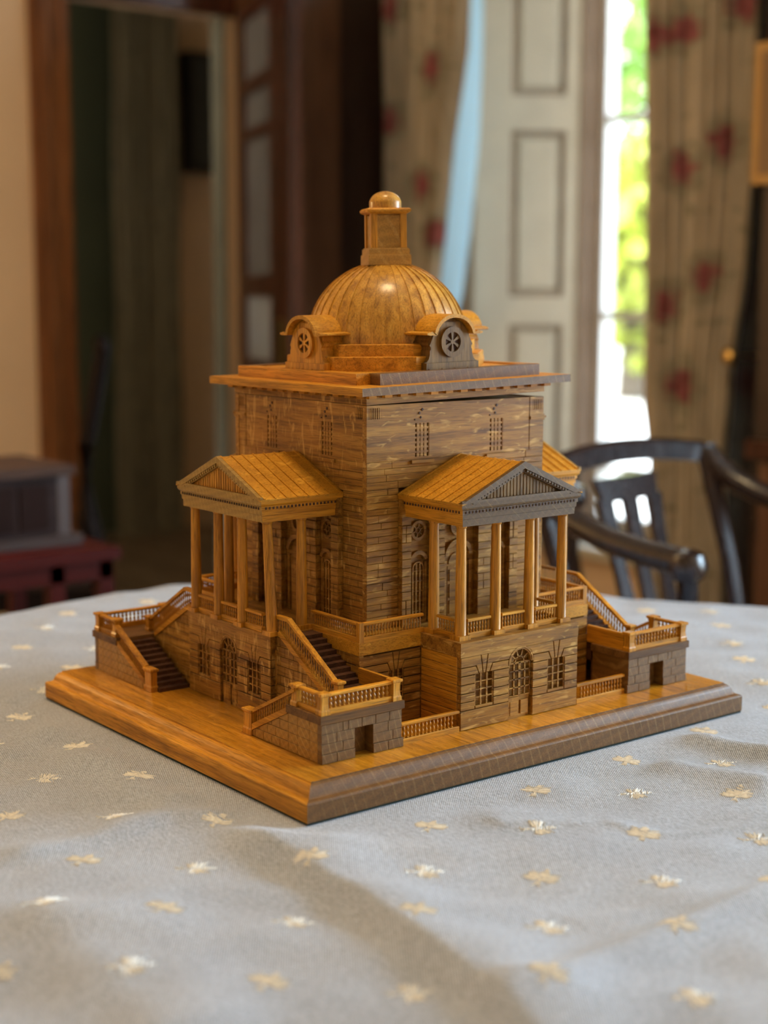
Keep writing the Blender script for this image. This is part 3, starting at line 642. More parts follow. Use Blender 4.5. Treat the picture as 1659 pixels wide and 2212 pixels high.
# embroidered bees, in the lattice read off the photograph
M['thread'] = plain('cream embroidery thread', (0.95, 0.91, 0.82), 0.6, var=0.15, scale=400)
rb_ = random.Random(21)
BS = 1.15
def bee(x, y, rot, seed):
    r = random.Random(seed); m_ = MB(k=1); c_, s_ = math.cos(rot), math.sin(rot)
    def stroke(p, q, w_=0.0007):
        j = lambda: r.uniform(-.0006, .0006)
        if r.random() < 0.06: return
        p = (p[0]+j(), p[1]+j()); q = (q[0]+j()*1.6, q[1]+j()*1.6); w_ *= 0.78
        n = 3; L_, Rr = [], []
        d = Vector((q[0]-p[0], q[1]-p[1])); 
        if d.length < 1e-6: return
        nn_ = Vector((-d.y, d.x)).normalized()*w_*0.5
        top = []; bot = []
        for k in range(n+1):
            t = k/n; cx, cy = p[0]+(q[0]-p[0])*t, p[1]+(q[1]-p[1])*t; f = 0.55+0.45*math.sin(PI*t)
            for sgn, lst in ((-1, L_), (1, Rr)):
                ax_, ay = cx+sgn*nn_.x*f, cy+sgn*nn_.y*f; lst.append((x+BS*(ax_*c_-ay*s_), y+BS*(ax_*s_+ay*c_)))
            top.append((x+BS*(cx*c_-cy*s_), y+BS*(cx*s_+cy*c_)))
        allp = np.array(L_+Rr+top); z = height(allp[:, 0], allp[:, 1])
        vs = [(allp[k][0], allp[k][1], z[k]+(0.0001 if k < 2*(n+1) else 0.0007)) for k in range(len(allp))]
        fs = []
        for k in range(n):
            a, b, t = k, (n+1)+k, 2*(n+1)+k; fs += [(a, a+1, t+1, t), (t, t+1, b+1, b)]
        m_.add(vs, fs)
    # body: tapering row of cross stitches along +x (head at +x)
    for k in range(15):
        t = k/14; px = -0.0105+0.0185*t; hw_ = 0.0026*math.sin(PI*min(1, t*1.05+0.06))**0.7+0.0004
        stroke((px-0.0006, -hw_), (px+0.0009, hw_), 0.0012)
    for k in range(5):
        px = 0.0078+0.0007*k; stroke((px, -0.0016), (px+.0002, 0.0016), 0.0009)
    for sg in (-1, 1):
        for k in range(8):
            an = math.radians(48+k*11); l = 0.0088+0.0022*math.sin(PI*k/7)+r.uniform(-.0007, .0007)
            bx_, by_ = 0.0035-0.0006*k, sg*0.0016
            stroke((bx_, by_), (bx_-l*math.cos(PI-an)*0.9 if False else bx_-l*math.cos(an)*-0.2-l*0.35*k/7, by_+sg*l*math.sin(math.radians(62-k*3.0))), 0.0012)
        for k in range(3):
            stroke((0.004-0.004*k, sg*0.002), (0.0055-0.006*k, sg*(0.0072+0.001*k)), 0.0005)
        stroke((0.0105, sg*.0008), (0.0130, sg*0.0030), 0.0005)
    return m_.build('embroidered_bee', M['thread'], cloth, recalc=False)
nb = 0
for i in range(-6, 18):
    for j in range(-6, 12):
        x = -0.299+0.0588*i; y = 0.0576-0.118*j-0.061*(i & 1)+0.006*i
        if i & 1 and i < 0: y = 0.0576-0.118*j-0.061+0.006*i
        x += rb_.uniform(-.002, .002); y += rb_.uniform(-.002, .002)
        t = math.atan2(y-cen[1], x-cen[0])
        if math.hypot(x-cen[0], y-cen[1]) > float(rout(np.array([t]))[0])*0.94: continue
        if -0.262 < x < 0.254 and -0.238 < y < 0.222: continue
        v = RC.transposed() @ (Vector((x, y, 0))-CAM)
        if v.z > -0.1: continue
        px, py = 829.5+FPX*v.x/-v.z, 1106-FPX*v.y/-v.z
        if not (-160 < px < 1820 and py < 2420): continue
        bee(x, y, (0.55 if (i & 1) == 0 else 2.6)+rb_.uniform(-.12, .12)+(PI if (i & 1) == 0 else 0)*1.0, i*31+j); nb += 1
# ------------------------------------------------------------------ the villa model
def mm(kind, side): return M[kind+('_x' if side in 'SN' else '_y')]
villa = tag(empty('villa_model'), 'large oak model of a villa with columned porticoes and outside stairs, on the tablecloth', 'model')
ZB = 0.057

# base plate with moulded rim
X0, X1, Y0, Y1 = -0.508, 0.492, -0.459, 0.426
def rect_rings(prof):
    return [[(X0+i, Y0+i, z), (X1-i, Y0+i, z), (X1-i, Y1-i, z), (X0+i, Y1-i, z)] for i, z in prof]
mb = MB()
prof = [(0.0005, 0.004), (0, 0.006), (0, 0.0315), (0.0008, 0.0335), (0.0026, 0.0350), (0.0095, 0.0368), (0.0118, 0.0390), (0.0132, 0.0430), (0.0150, 0.0470),
        (0.0170, 0.0500), (0.0195, 0.0528), (0.0225, 0.0545), (0.0245, 0.0550), (0.0245, 0.0570), (0.15, 0.0570)]
rg = rect_rings(prof); n = len(rg)
vs = [p for r in rg for p in r]
for j in range(n-1):
    for i in range(4):
        a = j*4+i; b = j*4+(i+1) % 4
        mb.add([vs[a], vs[b], vs[b+4], vs[a+4]], [(0, 1, 2, 3)], 2 if j >= n-2 else (1 if i in (0, 2) else 0))
mb.add(rg[0], [(3, 2, 1, 0)], 0); mb.add(rg[-1], [(0, 1, 2, 3)], 2)
M['board_top'] = wood('base top oak', 1, (0.36, 0.138, 0.008), (0.60, 0.245, 0.015), (0.73, 0.335, 0.03), fleck=0.25, rough=0.30, coat=0.25, board=True)
base = mb.build('base_plate', [M['oak_y'], M['end_x'], M['board_top']], villa, recalc=False)
MB().box(X0+0.0012, X1-0.0012, Y0+0.0012, Y1-0.0012, 0.0008, 0.0045).build('felt_pad', M['felt'], base)
# hairline seams of the rim (mitred edging strip)
for xs in (X0+0.0245+0.0002,):
    pass
seam = MB()
for x in (-0.166, 0.17):
    seam.box(x-0.0004, x+0.0004, Y0+0.026, Y1-0.026, 0.0568, 0.05725)
seam.build('glue_joint', M['dark_oak'], base)

def stone(T, poly, b0, b1, mat, parent, name='stone', gap=0.0007, bev=0.0007):
    if len(poly) < 3: return
    p0 = inset(poly, gap); p1 = inset(poly, gap+bev)
    area_ = abs(sum(p1[i][0]*p1[(i+1) % len(p1)][1]-p1[(i+1) % len(p1)][0]*p1[i][1] for i in range(len(p1))))
    if area_ < 6e-6: return
    return MB(T).loft([[(a, b0, z) for a, z in p0], [(a, b1-bev, z) for a, z in p0], [(a, b1, z) for a, z in p1]]).build(name, mat, parent)
def window_grid(T, a0, a1, z0, z1, b, nx, nz, mat, parent, t=0.0032, depth=0.003, name='window'):
    m_ = MB(T)
    for i in range(1, nx):
        a = a0+(a1-a0)*i/nx; m_.box(a-t/2, a+t/2, b-depth, b, z0, z1)
    for j in range(1, nz):
        z = z0+(z1-z0)*j/nz; m_.box(a0, a1, b-depth, b-0.0004, z-t*0.3, z+t*0.3)
    m_.box(a0, a0+0.0016, b-depth, b, z0, z1); m_.box(a1-0.0016, a1, b-depth, b, z0, z1)
    return m_.build(name, mat, parent)
CZ = [0.105, 0.120, 0.135, 0.150]
def basement_bay(T, aL, aR, w0, hw, B, D, mat, par, arch=0):
    """rusticated bay with one mullioned window under a keystone; arch: +1/-1 when the arched door is at the right/left edge"""
    st = lambda poly: stone(T, poly, B-D, B, mat, par)
    Q = [(-99, 0.0885)]
    st([(aL, ZB), (aR, ZB), (aR, 0.0905), (aL, 0.0905)])
    st([(w0-hw, 0.0905), (w0+hw, 0.0905), (w0+hw, 0.0965), (w0-hw, 0.0965)])
    zz = [0.0905]+CZ
    for z0, z1 in zip(zz[:-1], zz[1:]):
        st([(aL, z0), (w0-hw, z0), (w0-hw, z1), (aL, z1)]); st([(w0+hw, z0), (aR, z0), (aR, z1), (w0+hw, z1)])
    def lat(s):      # s=-1 left half, +1 right half, measured from w0
        e = aL if s < 0 else aR
        ar = (arch == s)
        g = lambda z: e if not ar else (-s)*max(0.0, 0.0290**2-(z-0.155)**2)**0.5 if z > 0.155 else e
        st([(e, 0.150), (w0+s*0.0115, 0.150), (w0+s*0.0185, 0.1645), (g(0.1645), 0.1645)] + ([(g(0.158), 0.158)] if ar else []))
        st([(g(0.1645), 0.1645), (w0+s*0.0185, 0.1645), (w0+s*0.0115, 0.150), (w0+s*0.003, 0.150), (w0+s*0.0078, 0.1825), (g(0.1825), 0.1825)] + ([(g(0.1735), 0.1735)] if ar else []))
    lat(-1); lat(1)
    st([(w0-0.0078, 0.1825), (w0+0.0078, 0.1825), (w0+0.003, 0.150), (w0-0.003, 0.150)])
    window_grid(T, w0-hw, w0+hw, 0.0965, 0.150, B-0.0015, 3, 4, mat, par)
def arched_door(T, hw, B, mat, par, z0=ZB, zs=0.155, zsill=0.0965):
    """french window with fanlight above a low panelled leaf"""
    m_ = MB(T); b = B-0.004; d = 0.003; t = 0.0028
    a0, a1 = -hw, hw
    for i in range(5):
        a = a0+(a1-a0)*i/4; w_ = t*(0.9 if i == 2 else 0.5); m_.box(max(a-w_, a0), min(a+w_, a1), b-d, b, zsill, zs)
    for j in range(5):
        z = zsill+(zs-zsill)*j/4; m_.box(a0, a1, b-d, b, z-t*0.35-(0.001 if j == 4 else 0), z+t*0.35)
    for k in range(1, 5):
        an = PI*k/5; c, s_ = math.cos(an), math.sin(an)
        q = [(c*0.010-s_*0.0012, s_*0.010+c*0.0012), (c*0.010+s_*0.0012, s_*0.010-c*0.0012), (c*hw+s_*0.0012, s_*hw-c*0.0012), (c*hw-s_*0.0012, s_*hw+c*0.0012)]
        m_.loft([[(x, b-d, zs+z) for x, z in q], [(x, b, zs+z) for x, z in q]])
    def arc(r0, r1, bb0, bb1):
        for k in range(10):
            u, v = PI*k/10, PI*(k+1)/10
            q = [(r0*math.cos(u), r0*math.sin(u)), (r1*math.cos(u), r1*math.sin(u)), (r1*math.cos(v), r1*math.sin(v)), (r0*math.cos(v), r0*math.sin(v))]
            m_.loft([[(x, bb0, zs+z) for x, z in q], [(x, bb1, zs+z) for x, z in q]])
    arc(0.0095, 0.0115, b-d, b); arc(hw-0.0012, hw+0.001, b-d, B-0.0005); arc(hw+0.0012, hw+0.0042, B-0.008, B+0.0004)
    w_ = m_.build('window', mat, par)
    lf = MB(T); lf.box(a0, -0.0008, b-d, b, z0, zsill-0.002); lf.box(0.0008, a1, b-d-0.003, b-0.003, z0, zsill-0.002)
    for s in (-1, 1):
        lf.box(min(s*0.004, s*(hw-0.004)), max(s*0.004, s*(hw-0.004)), b, b+0.0008-(0.003 if s > 0 else 0), z0+0.006, zsill-0.009)
    lf.build('door', mat, par)

# ---- basement: core, terrace block, and the four projecting wings
def basement_front(side, hw_face, out, full):
    T = SIDES[side]; mat = mm('wall', side); D = 0.010
    core = MB(T).box(-hw_face+0.001, hw_face-0.001, 0.2, out-D, ZB, 0.190).build('basement_wing', mat, villa)
    if not full:
        MB(T).box(-hw_face, hw_face, out-D, out, ZB, 0.190).build('facing', mat, core); wing_top(side, hw_face, out, core); return
    w0 = 0.0840*hw_face/0.137; e = hw_face
    basement_bay(T, -e, -0.0275, -w0, 0.0205, out, D, mat, core, arch=1)
    basement_bay(T, 0.0275, e, w0, 0.0205, out, D, mat, core, arch=-1)
    arched_door(T, 0.0250, out, mat, core)
    # side returns of the wing
    for s in (-1, 1):
        for z0, z1 in ((ZB, 0.0735), (0.0735, 0.0905), (0.0905, 0.105), (0.105, 0.120), (0.120, 0.135), (0.135, 0.150), (0.150, 0.1645), (0.1645, 0.1825)):
            T2 = (lambda a, b, z, s=s: T(s*b, a, z))
            stone(T2, [(0.2695, z0), (out-0.0102, z0), (out-0.0102, z1), (0.2695, z1)], e-0.001, e-0.0002, mm('oak', 'W' if side in 'SN' else 'S'), core)
    wing_top(side, hw_face, out, core)
def wing_top(side, hw_face, out, core):
    T = SIDES[side]
    MB(T).box(-hw_face, hw_face, 0.2, out, 0.1825, 0.2072).build('frieze', mm('wall', side), core)
basement_front('S', 0.137, 0.374, True); basement_front('W', 0.135, 0.356, True)
basement_front('N', 0.137, 0.374, False); basement_front('E', 0.135, 0.356, False)
ter = MB().box(-0.259, 0.259, -0.259, 0.259, ZB, 0.2).build('terrace_block', M['wall_x'], villa)
MB().box(-0.2685, 0.2685, -0.2685, 0.2685, 0.1850, 0.2060).build('terrace_deck', [M['roof_x']], ter)
for side in 'SWNE':
    T = SIDES[side]; mat = mm('wall', side)
    for s in (-1, 1):
        lo, hi = (-0.2685, -0.1365) if s < 0 else (0.1365, 0.2685)
        if side in 'SN' or s > 0 or True:
            if side in 'S' or (side == 'N'):
                basement_bay(T, lo, hi, s*0.190, 0.0165, 0.2685, 0.0095, mat, ter)
            else:
                for z0, z1 in ((ZB, 0.0735), (0.0735, 0.0905), (0.0905, 0.105), (0.105, 0.120), (0.120, 0.135), (0.135, 0.150), (0.150, 0.1675), (0.1675, 0.185)):
                    stone(T, [(lo, z0), (hi, z0), (hi, z1), (lo, z1)], 0.259, 0.2685, mat, ter)

# ---- main block
blk = MB().box(-0.195, 0.195, -0.195, 0.195, 0.2, 0.592).build('main_block', M['wall_x'], villa)
random.seed(11)
def wall_side(side, full):
    T = SIDES[side]; mat = mm('wall', side); H = 0.2055 if side in 'SN' else 0.2045; b0 = 0.194
    far = 1 if side == 'S' else -1
    if not full:
        MB(T).box(-H, H, b0, H, 0.206, 0.594).build('wall_board', mat, blk)
        m_ = MB(T); m_.box(-H, H, H, H+0.009, 0.5545, 0.5585); m_.box(-H, H, H, H+0.005, 0.550, 0.562)
        for a in (-0.085, 0.085):
            m_.box(a-0.03, a+0.03, H, H+0.004, 0.49, 0.585); m_.box(a-0.034, a+0.034, H, H+0.006, 0.486, 0.492); m_.box(a-0.02, a+0.02, H, H+0.005, 0.575, 0.58)
        m_.build('string_course', mat, blk); return
    z = 0.2065
    while z < 0.495:
        h_ = 0.0118*random.uniform(0.86, 1.16); z1 = min(z+h_, 0.4975)
        if 0.4975-z1 < 0.006: z1 = 0.4975
        if z < 0.44:
            for s in (-1, 1):
                j = random.choice((0.171, 0.180, 0.160, 0.174))
                for p0, p1 in (((0.1365, j), (j, H)) if random.random() < 0.5 else ((0.1365, H),)):
                    dp = random.uniform(-0.0006, 0.0005)
                    stone(T, [(s*p0, z), (s*p1, z), (s*p1, z1), (s*p0, z1)], b0, H+dp*(p1 != H), mat, blk, gap=0.0003, bev=0.0006)
        else:
            j = [-H, random.choice((-0.17, -0.15, -0.13))+random.uniform(-.01, .01), random.choice((0.12, 0.15, 0.17))+random.uniform(-.01, .01), H]
            for p0, p1 in zip(j[:-1], j[1:]):
                stone(T, [(p0, z), (p1, z), (p1, z1), (p0, z1)], b0, H+random.uniform(-0.0004, 0.0001), mat, blk, gap=0.0002, bev=0.0006)
        z = z1
    # upper storey: smooth panels around two barred windows
    wc = (-0.085, 0.088) if side == 'S' else (-0.082, 0.0897); hw = 0.0165; zb, zt = 0.5015, 0.5595
    g = far*0.170
    cuts = [-H, wc[0]-hw, wc[0]+hw, wc[1]-hw, wc[1]+hw, H]
    def panel(a0, a1, z0, z1):
        segs = [(a0, a1)]
        if a0 < g < a1: segs = [(a0, g-0.0011), (g+0.0011, a1)]
        for q0, q1 in segs:
            MB(T).box(q0, q1, b0, H, z0, z1).build('wall_panel', mat, blk)
    zf = 0.5690
    for i in (0, 2, 4): panel(cuts[i], cuts[i+1], 0.4975, zf)
    for c in wc:
        MB(T).box(c-hw, c+hw, b0, H, 0.4975, zb).build('wall_panel', mat, blk)
        MB(T).box(c-hw, c+hw, b0, H, zt, zf).build('wall_panel', mat, blk)
        w_ = window_grid(T, c-hw, c+hw, zb, zt, H-0.0004, 4, 7, mat, blk, t=0.0062, depth=0.004)
        MB(T).box(c-hw-0.008, c+hw+0.009, H-0.001, H+0.0035, 0.4905, 0.4960).build('window_sill', mat, w_)
        o = MB(T)
        for dx, dz, r in ((-0.006, 0.577, 0.0028), (0.0005, 0.583, 0.0030), (-0.003, 0.5695, 0.0024), (-0.016, 0.566, 0.0018)):
            ring = lambda bb, q: [(c+dx+q*math.cos(t*PI/4), bb, dz+q*math.sin(t*PI/4)) for t in range(8)]
            o.loft([ring(H-0.001, r), ring(H+0.0012, r*0.7)])
        o.build('carved_crest', M['dark_oak'], w_)
    # frieze with fluted corner vents
    v = 0.0315
    for q0, q1 in ((-H+v, g-0.0011), (g+0.0011, H-v)) if far < 0 else ((-H+v, g-0.0011), (g+0.0011, H-v)):
        MB(T).box(q0, q1, b0, H, zf, 0.594).build('wall_panel', mat, blk)
    for s in (-1, 1):
        f = MB(T); a0, a1 = sorted((s*(H-v), s*H))
        f.box(a0, a1, b0, H, 0.5895, 0.594); f.box(a0, a1, b0, H, zf, 0.5705); f.box(a0, a1, b0, H-0.0045, 0.5705, 0.5895)
        k = 7
        for i in range(k):
            c = a0+(a1-a0)*(i+0.5)/k
            w2 = 0.0012 if 0 < i < k-1 else 0.0021
            f.box(max(c-w2, a0), min(c+w2, a1), H-0.005, H, 0.5705, 0.5895)
        f.build('fluted_vent', mat, blk)
    # string course on the far corner strip
    a0, a1 = sorted((g+far*0.0015, far*H))
    MB(T).box(a0, a1, H-0.001, H+0.0022, 0.5535, 0.5590).build('string_course', mat, blk)
for s_ in 'SW': wall_side(s_, True)
for s_ in 'NE': wall_side(s_, False)

def ring_prism(T, ca, cz, r0, r1, b0, b1, t0=0.0, t1=2*PI, n=24, m_=None):
    m_ = m_ or MB(T)
    for k in range(n):
        u, v = t0+(t1-t0)*k/n, t0+(t1-t0)*(k+1)/n
        q = [(ca+r*math.cos(t), cz+r*math.sin(t)) for r, t in ((r0, u), (r1, u), (r1, v), (r0, v))]
        m_.loft([[(x, b0, z) for x, z in q], [(x, b1, z) for x, z in q]])
    return m_
def portico_wall(side, full):
    T = SIDES[side]; mat = mm('wall', side); B = 0.216; R = 0.2025
    core = MB(T).box(-0.1365, 0.1365, 0.194, R, 0.206, 0.4415).build('portico_wall', mat, villa)
    if not full:
        MB(T).box(-0.1365, 0.1365, R, B, 0.206, 0.44).build('facing', mat, core); return
    strips = ((-0.1365, -0.115), (-0.070, -0.0385), (0.0385, 0.070), (0.115, 0.1365))
    z = 0.2065
    while z < 0.398:
        z1 = min(z+0.0147*random.uniform(0.9, 1.1), 0.400)
        for a0, a1 in strips:
            j = a0+(a1-a0)*random.choice((0.45, 1.0, 1.0, 1.0))
            for p0, p1 in ((a0, j), (j, a1)):
                if p1-p0 > 0.002: stone(T, [(p0, z), (p1, z), (p1, z1), (p0, z1)], R-0.001, B+random.uniform(-.0006, .0004), mat, core, gap=0.0004)
        z = z1
    MB(T).box(-0.1365, 0.1365, R, B, 0.400, 0.4405).build('facing', mat, core)
    for c in (-0.0925, 0.0925):
        w_ = ring_prism(T, c, 0.372, 0.0125, 0.0175, R-0.001, R+0.005)
        ring_prism(T, c, 0.372, 0.0040, 0.0060, R-0.001, R+0.003, m_=w_)
        for k in range(6):
            t = PI*k/3+0.3; c_, s_ = math.cos(t), math.sin(t)
            q = [(c+c_*0.005-s_*0.001, 0.372+s_*0.005+c_*0.001), (c+c_*0.005+s_*0.001, 0.372+s_*0.005-c_*0.001),
                 (c+c_*0.013+s_*0.001, 0.372+s_*0.013-c_*0.001), (c+c_*0.013-s_*0.001, 0.372+s_*0.013+c_*0.001)]
            w_.loft([[(x, R-0.001, z) for x, z in q], [(x, R+0.003, z) for x, z in q]])
        w_.build('oculus', mat, core)
        g = MB(T)
        ring_prism(T, c, 0.316, 0.0135, 0.0205, R-0.001, R+0.0065, 0.25, PI-0.25, 12, g)
        ring_prism(T, c, 0.304, 0.0105, 0.0130, R-0.001, R+0.004, 0.0, PI, 12, g)
        for a in (-0.0118, -0.0042, 0.0042, 0.0118):
            g.box(c+a-0.0014, c+a+0.0014, R-0.001, R+0.004, 0.214, 0.304 if abs(a) > 0.01 else 0.313)
        for zz in (0.228, 0.246, 0.264, 0.282, 0.300): g.box(c-0.012, c+0.012, R-0.001, R+0.003, zz-0.0009, zz+0.0009)
        g.box(c-0.0205, c-0.0150, R-0.001, R+0.003, 0.2065, 0.316); g.box(c+0.0150, c+0.0205, R-0.001, R+0.003, 0.2065, 0.316)
        g.box(c-0.015, c+0.015, R-0.001, R+0.004, 0.2065, 0.214)
        g.build('window', mat, core)
    g = MB(T)
    ring_prism(T, 0, 0.316, 0.0250, 0.0330, R-0.001, R+0.0065, 0.1, PI-0.1, 16, g)
    g.box(-0.032, -0.026, R-0.001, R+0.003, 0.2065, 0.31); g.box(0.026, 0.032, R-0.001, R+0.003, 0.2065, 0.31)
    for s in (-1, 1):
        a0, a1 = sorted((s*0.001, s*0.0235)); g.box(a0, a1, R-0.001, R+0.002, 0.2065, 0.30)
        p0, p1 = sorted((s*0.005, s*0.0195))
        for z0, z1 in ((0.214, 0.238), (0.243, 0.268), (0.273, 0.294)): g.box(p0, p1, R+0.001, R+0.0035, z0, z1)
    ring_prism(T, 0, 0.304, 0.0, 0.021, R-0.001, R+0.002, 0, PI, 10, g)
    ring_prism(T, 0, 0.372, 0.0130, 0.0185, R-0.001, R+0.005, m_=g)
    g.build('door', mat, core)
for s_ in 'SW': portico_wall(s_, True)
for s_ in 'NE': portico_wall(s_, False)

# ---- porticoes
COLP = [(0.0112, 0.2072), (0.0112, 0.2095), (0.0102, 0.2110), (0.0102, 0.2140), (0.0096, 0.2155), (0.0094, 0.260), (0.0088, 0.330), (0.0080, 0.3960), (0.0090, 0.3970), (0.0094, 0.3985), (0.0096, 0.4012)]
def column(T, a, b, par, mat, lean=(0, 0), plinth=True, front=False):
    m_ = MB()
    x, y, _ = T(a, b, 0)
    pts = COLP
    rings = []
    lx, ly, _ = T(lean[0], lean[1], 0)
    for r, z in pts:
        t = (z-0.2072)/0.194
        rings.append([(x+lx*(1-t)+r*math.cos(2*PI*i/20), y+ly*(1-t)+r*math.sin(2*PI*i/20), z) for i in range(20)])
    m_.loft(rings)
    if plinth:
        w_ = 0.0125; cx, cy = x+lx, y+ly
        m_.box(cx-w_, cx+w_, cy-w_, cy+w_, 0.2073, 0.2150)
    return m_.build('column', mat, par, smooth=True)
def portico(side, full):
    T = SIDES[side]; out = 0.3725; wb = 0.205
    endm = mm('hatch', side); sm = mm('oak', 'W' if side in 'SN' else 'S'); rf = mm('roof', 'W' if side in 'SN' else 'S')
    # entablature: stepped section, front in end grain, returns in long grain
    prof = [(0.1290, 0.366, 0.4010), (0.1295, 0.3665, 0.4130), (0.1310, 0.3680, 0.4135), (0.1315, 0.3685, 0.4215), (0.1330, 0.3700, 0.4220), (0.1330, 0.3700, 0.4285), (0.1355, 0.3725, 0.4300), (0.1375, 0.3735, 0.4330), (0.1380, 0.3738, 0.4405)]
    m_ = MB(T)
    rings = [[(-w_, o_, z), (w_, o_, z), (w_, wb, z), (-w_, wb, z)] for w_, o_, z in prof]
    vs = [p for r in rings for p in r]
    for j in range(len(rings)-1):
        for i in range(4):
            a = j*4+i; b = j*4+(i+1) % 4
            m_.add([vs[a], vs[b], vs[b+4], vs[a+4]], [(0, 1, 2, 3)], 0 if i in (0, 2) else 1)
    m_.add(rings[0], [(3, 2, 1, 0)], 1); m_.add(rings[-1], [(0, 1, 2, 3)], 1)
    ent = m_.build('portico', [endm, sm], villa)
    # little dark drilled dentil row round three sides
    dn = MB(T); nq = 34
    for i in range(nq):
        a = -0.128+0.256*(i+0.5)/nq; dn.box(a-0.0017, a+0.0017, 0.3695, 0.3712, 0.4232, 0.4272)
    for i in range(20):
        b = 0.215+0.15*(i+0.5)/20
        for s in (-1, 1):
            a0, a1 = sorted((s*0.1325, s*0.1341)); dn.box(a0, a1, b-0.0017, b+0.0017, 0.4232, 0.4272)
    tag(dn.build('dentil_row', [M['dark_oak']], ent), kind='stuff')
    # roof slopes
    hw, ze, zr, th = 0.1385, 0.4405, 0.5010, 0.0065
    for s in (-1, 1):
        q = [(s*hw, ze), (0, zr), (0, zr-th*1.15), (s*(hw-0.010), ze-0.0002), (s*hw, ze-0.003)]
        MB(T).loft([[(a, wb, z) for a, z in q], [(a, out+0.003, z) for a, z in q]]).build('roof_slope', rf, ent)
        L = math.hypot(hw, zr-ze); na, nz_ = s*(zr-ze)/L, hw/L
        for k in range(8):
            b = 0.2115+0.0222*k
            if b > out: b = out
            w_ = 0.0011 if k < 7 else 0.0016
            q = [(s*hw+na*0.0000, ze), (0, zr), (0+na*0.0018, zr+nz_*0.0018), (s*hw+na*0.0018, ze+nz_*0.0018)]
            MB(T).loft([[(a, b-w_, z) for a, z in q], [(a, b+w_, z) for a, z in q]]).build('roof_batten', rf, ent)
        # raking cornice with dentils
        m_ = MB(T)
        q = [(s*(hw+0.001), ze), (0, zr+0.0012), (0, zr-0.0105), (s*(hw-0.021), ze)]
        m_.loft([[(a, out-0.006, z) for a, z in q], [(a, out+0.0035, z) for a, z in q]])
        q = [(s*(hw-0.021), ze), (0, zr-0.0100), (0, zr-0.0165), (s*(hw-0.036), ze)]
        m_.loft([[(a, out-0.006, z) for a, z in q], [(a, out-0.0005, z) for a, z in q]])
        m_.build('raking_cornice', endm, ent)
        dd = MB(T)
        for i in range(17):
            t = (i+0.8)/18; a, z = s*(hw-0.021)*(1-t), ze+(zr-0.0105-ze)*t
            dd.box(a-0.0022, a+0.0022, out-0.004, out+0.0022, z-0.0042, z+0.0006)
        tag(dd.build('dentil_row', endm, ent), kind='stuff')
    T_ = MB(T).loft([[(-hw+0.02, out-0.012, ze), (hw-0.02, out-0.012, ze), (0, out-0.012, zr-0.009)], [(-hw+0.02, out-0.0055, ze), (hw-0.02, out-0.0055, ze), (0, out-0.0055, zr-0.009)]])
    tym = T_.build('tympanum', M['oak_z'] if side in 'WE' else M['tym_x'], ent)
    g = MB(T)
    for i in range(-13, 14):
        a = i*0.0075; zt = zr-0.018-abs(a)*(zr-ze)/hw
        if zt > ze+0.008: g.box(a-0.0026, a+0.0026, out-0.0056, out-0.0045, ze+0.004, zt)
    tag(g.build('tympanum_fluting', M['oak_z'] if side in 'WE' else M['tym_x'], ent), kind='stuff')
    lc = MB(T).box(-hw, hw, out-0.002, out+0.0028, ze-0.0002, ze+0.0045); 
    lc.build('cornice_strip', endm, ent)
    cm = M['oak_z']
    for a in (-0.117, -0.039, 0.039, 0.117):
        lean = (0.0140, 0.0) if (side == 'W' and a > 0.1) else (0, 0)
        column(T, a, 0.3490, ent, cm, lean)
    for a in (-0.117, 0.117): column(T, a, 0.2790, ent, cm)
M['tym_x'] = wood('upright oak shaded y face', 2, (0.10, 0.045, 0.009), (0.20, 0.098, 0.020), (0.29, 0.155, 0.038))  # upright oak darkened for the dimmer y faces; x faces use the plain oak
for s_ in 'SWNE': portico(s_, s_ in 'SW')

# ---- balusters and balustrades
def bal_mesh(name, h, r):
    p = [(r*0.95, 0), (r*0.95, 0.06*h), (r*0.5, 0.10*h), (r*0.62, 0.16*h), (r, 0.28*h), (r*0.88, 0.37*h), (r*0.45, 0.47*h), (r*0.45, 0.53*h), (r*0.88, 0.63*h), (r, 0.72*h), (r*0.62, 0.84*h), (r*0.5, 0.90*h), (r*0.95, 0.94*h), (r*0.95, h)]
    o = MB().lathe(0, 0, p, 8).build(name, M['oak_z'], None, smooth=True)
    return o
PB = bal_mesh('baluster', 0.0200, 0.0018)       # terrace
PB2 = bal_mesh('baluster', 0.0205, 0.0027)      # pedestals and stairs
first = {'a': True, 'b': True}
def baluster(which, x, y, z, par, sz=1.0, sr=1.0):
    src = PB if which == 'a' else PB2
    if first[which]:
        first[which] = False; o = src; o.parent = par
    else:
        o = copy_of(src, par)
    o.location = (x*K, y*K, z*K); o.scale = (sr, sr, sz); return o
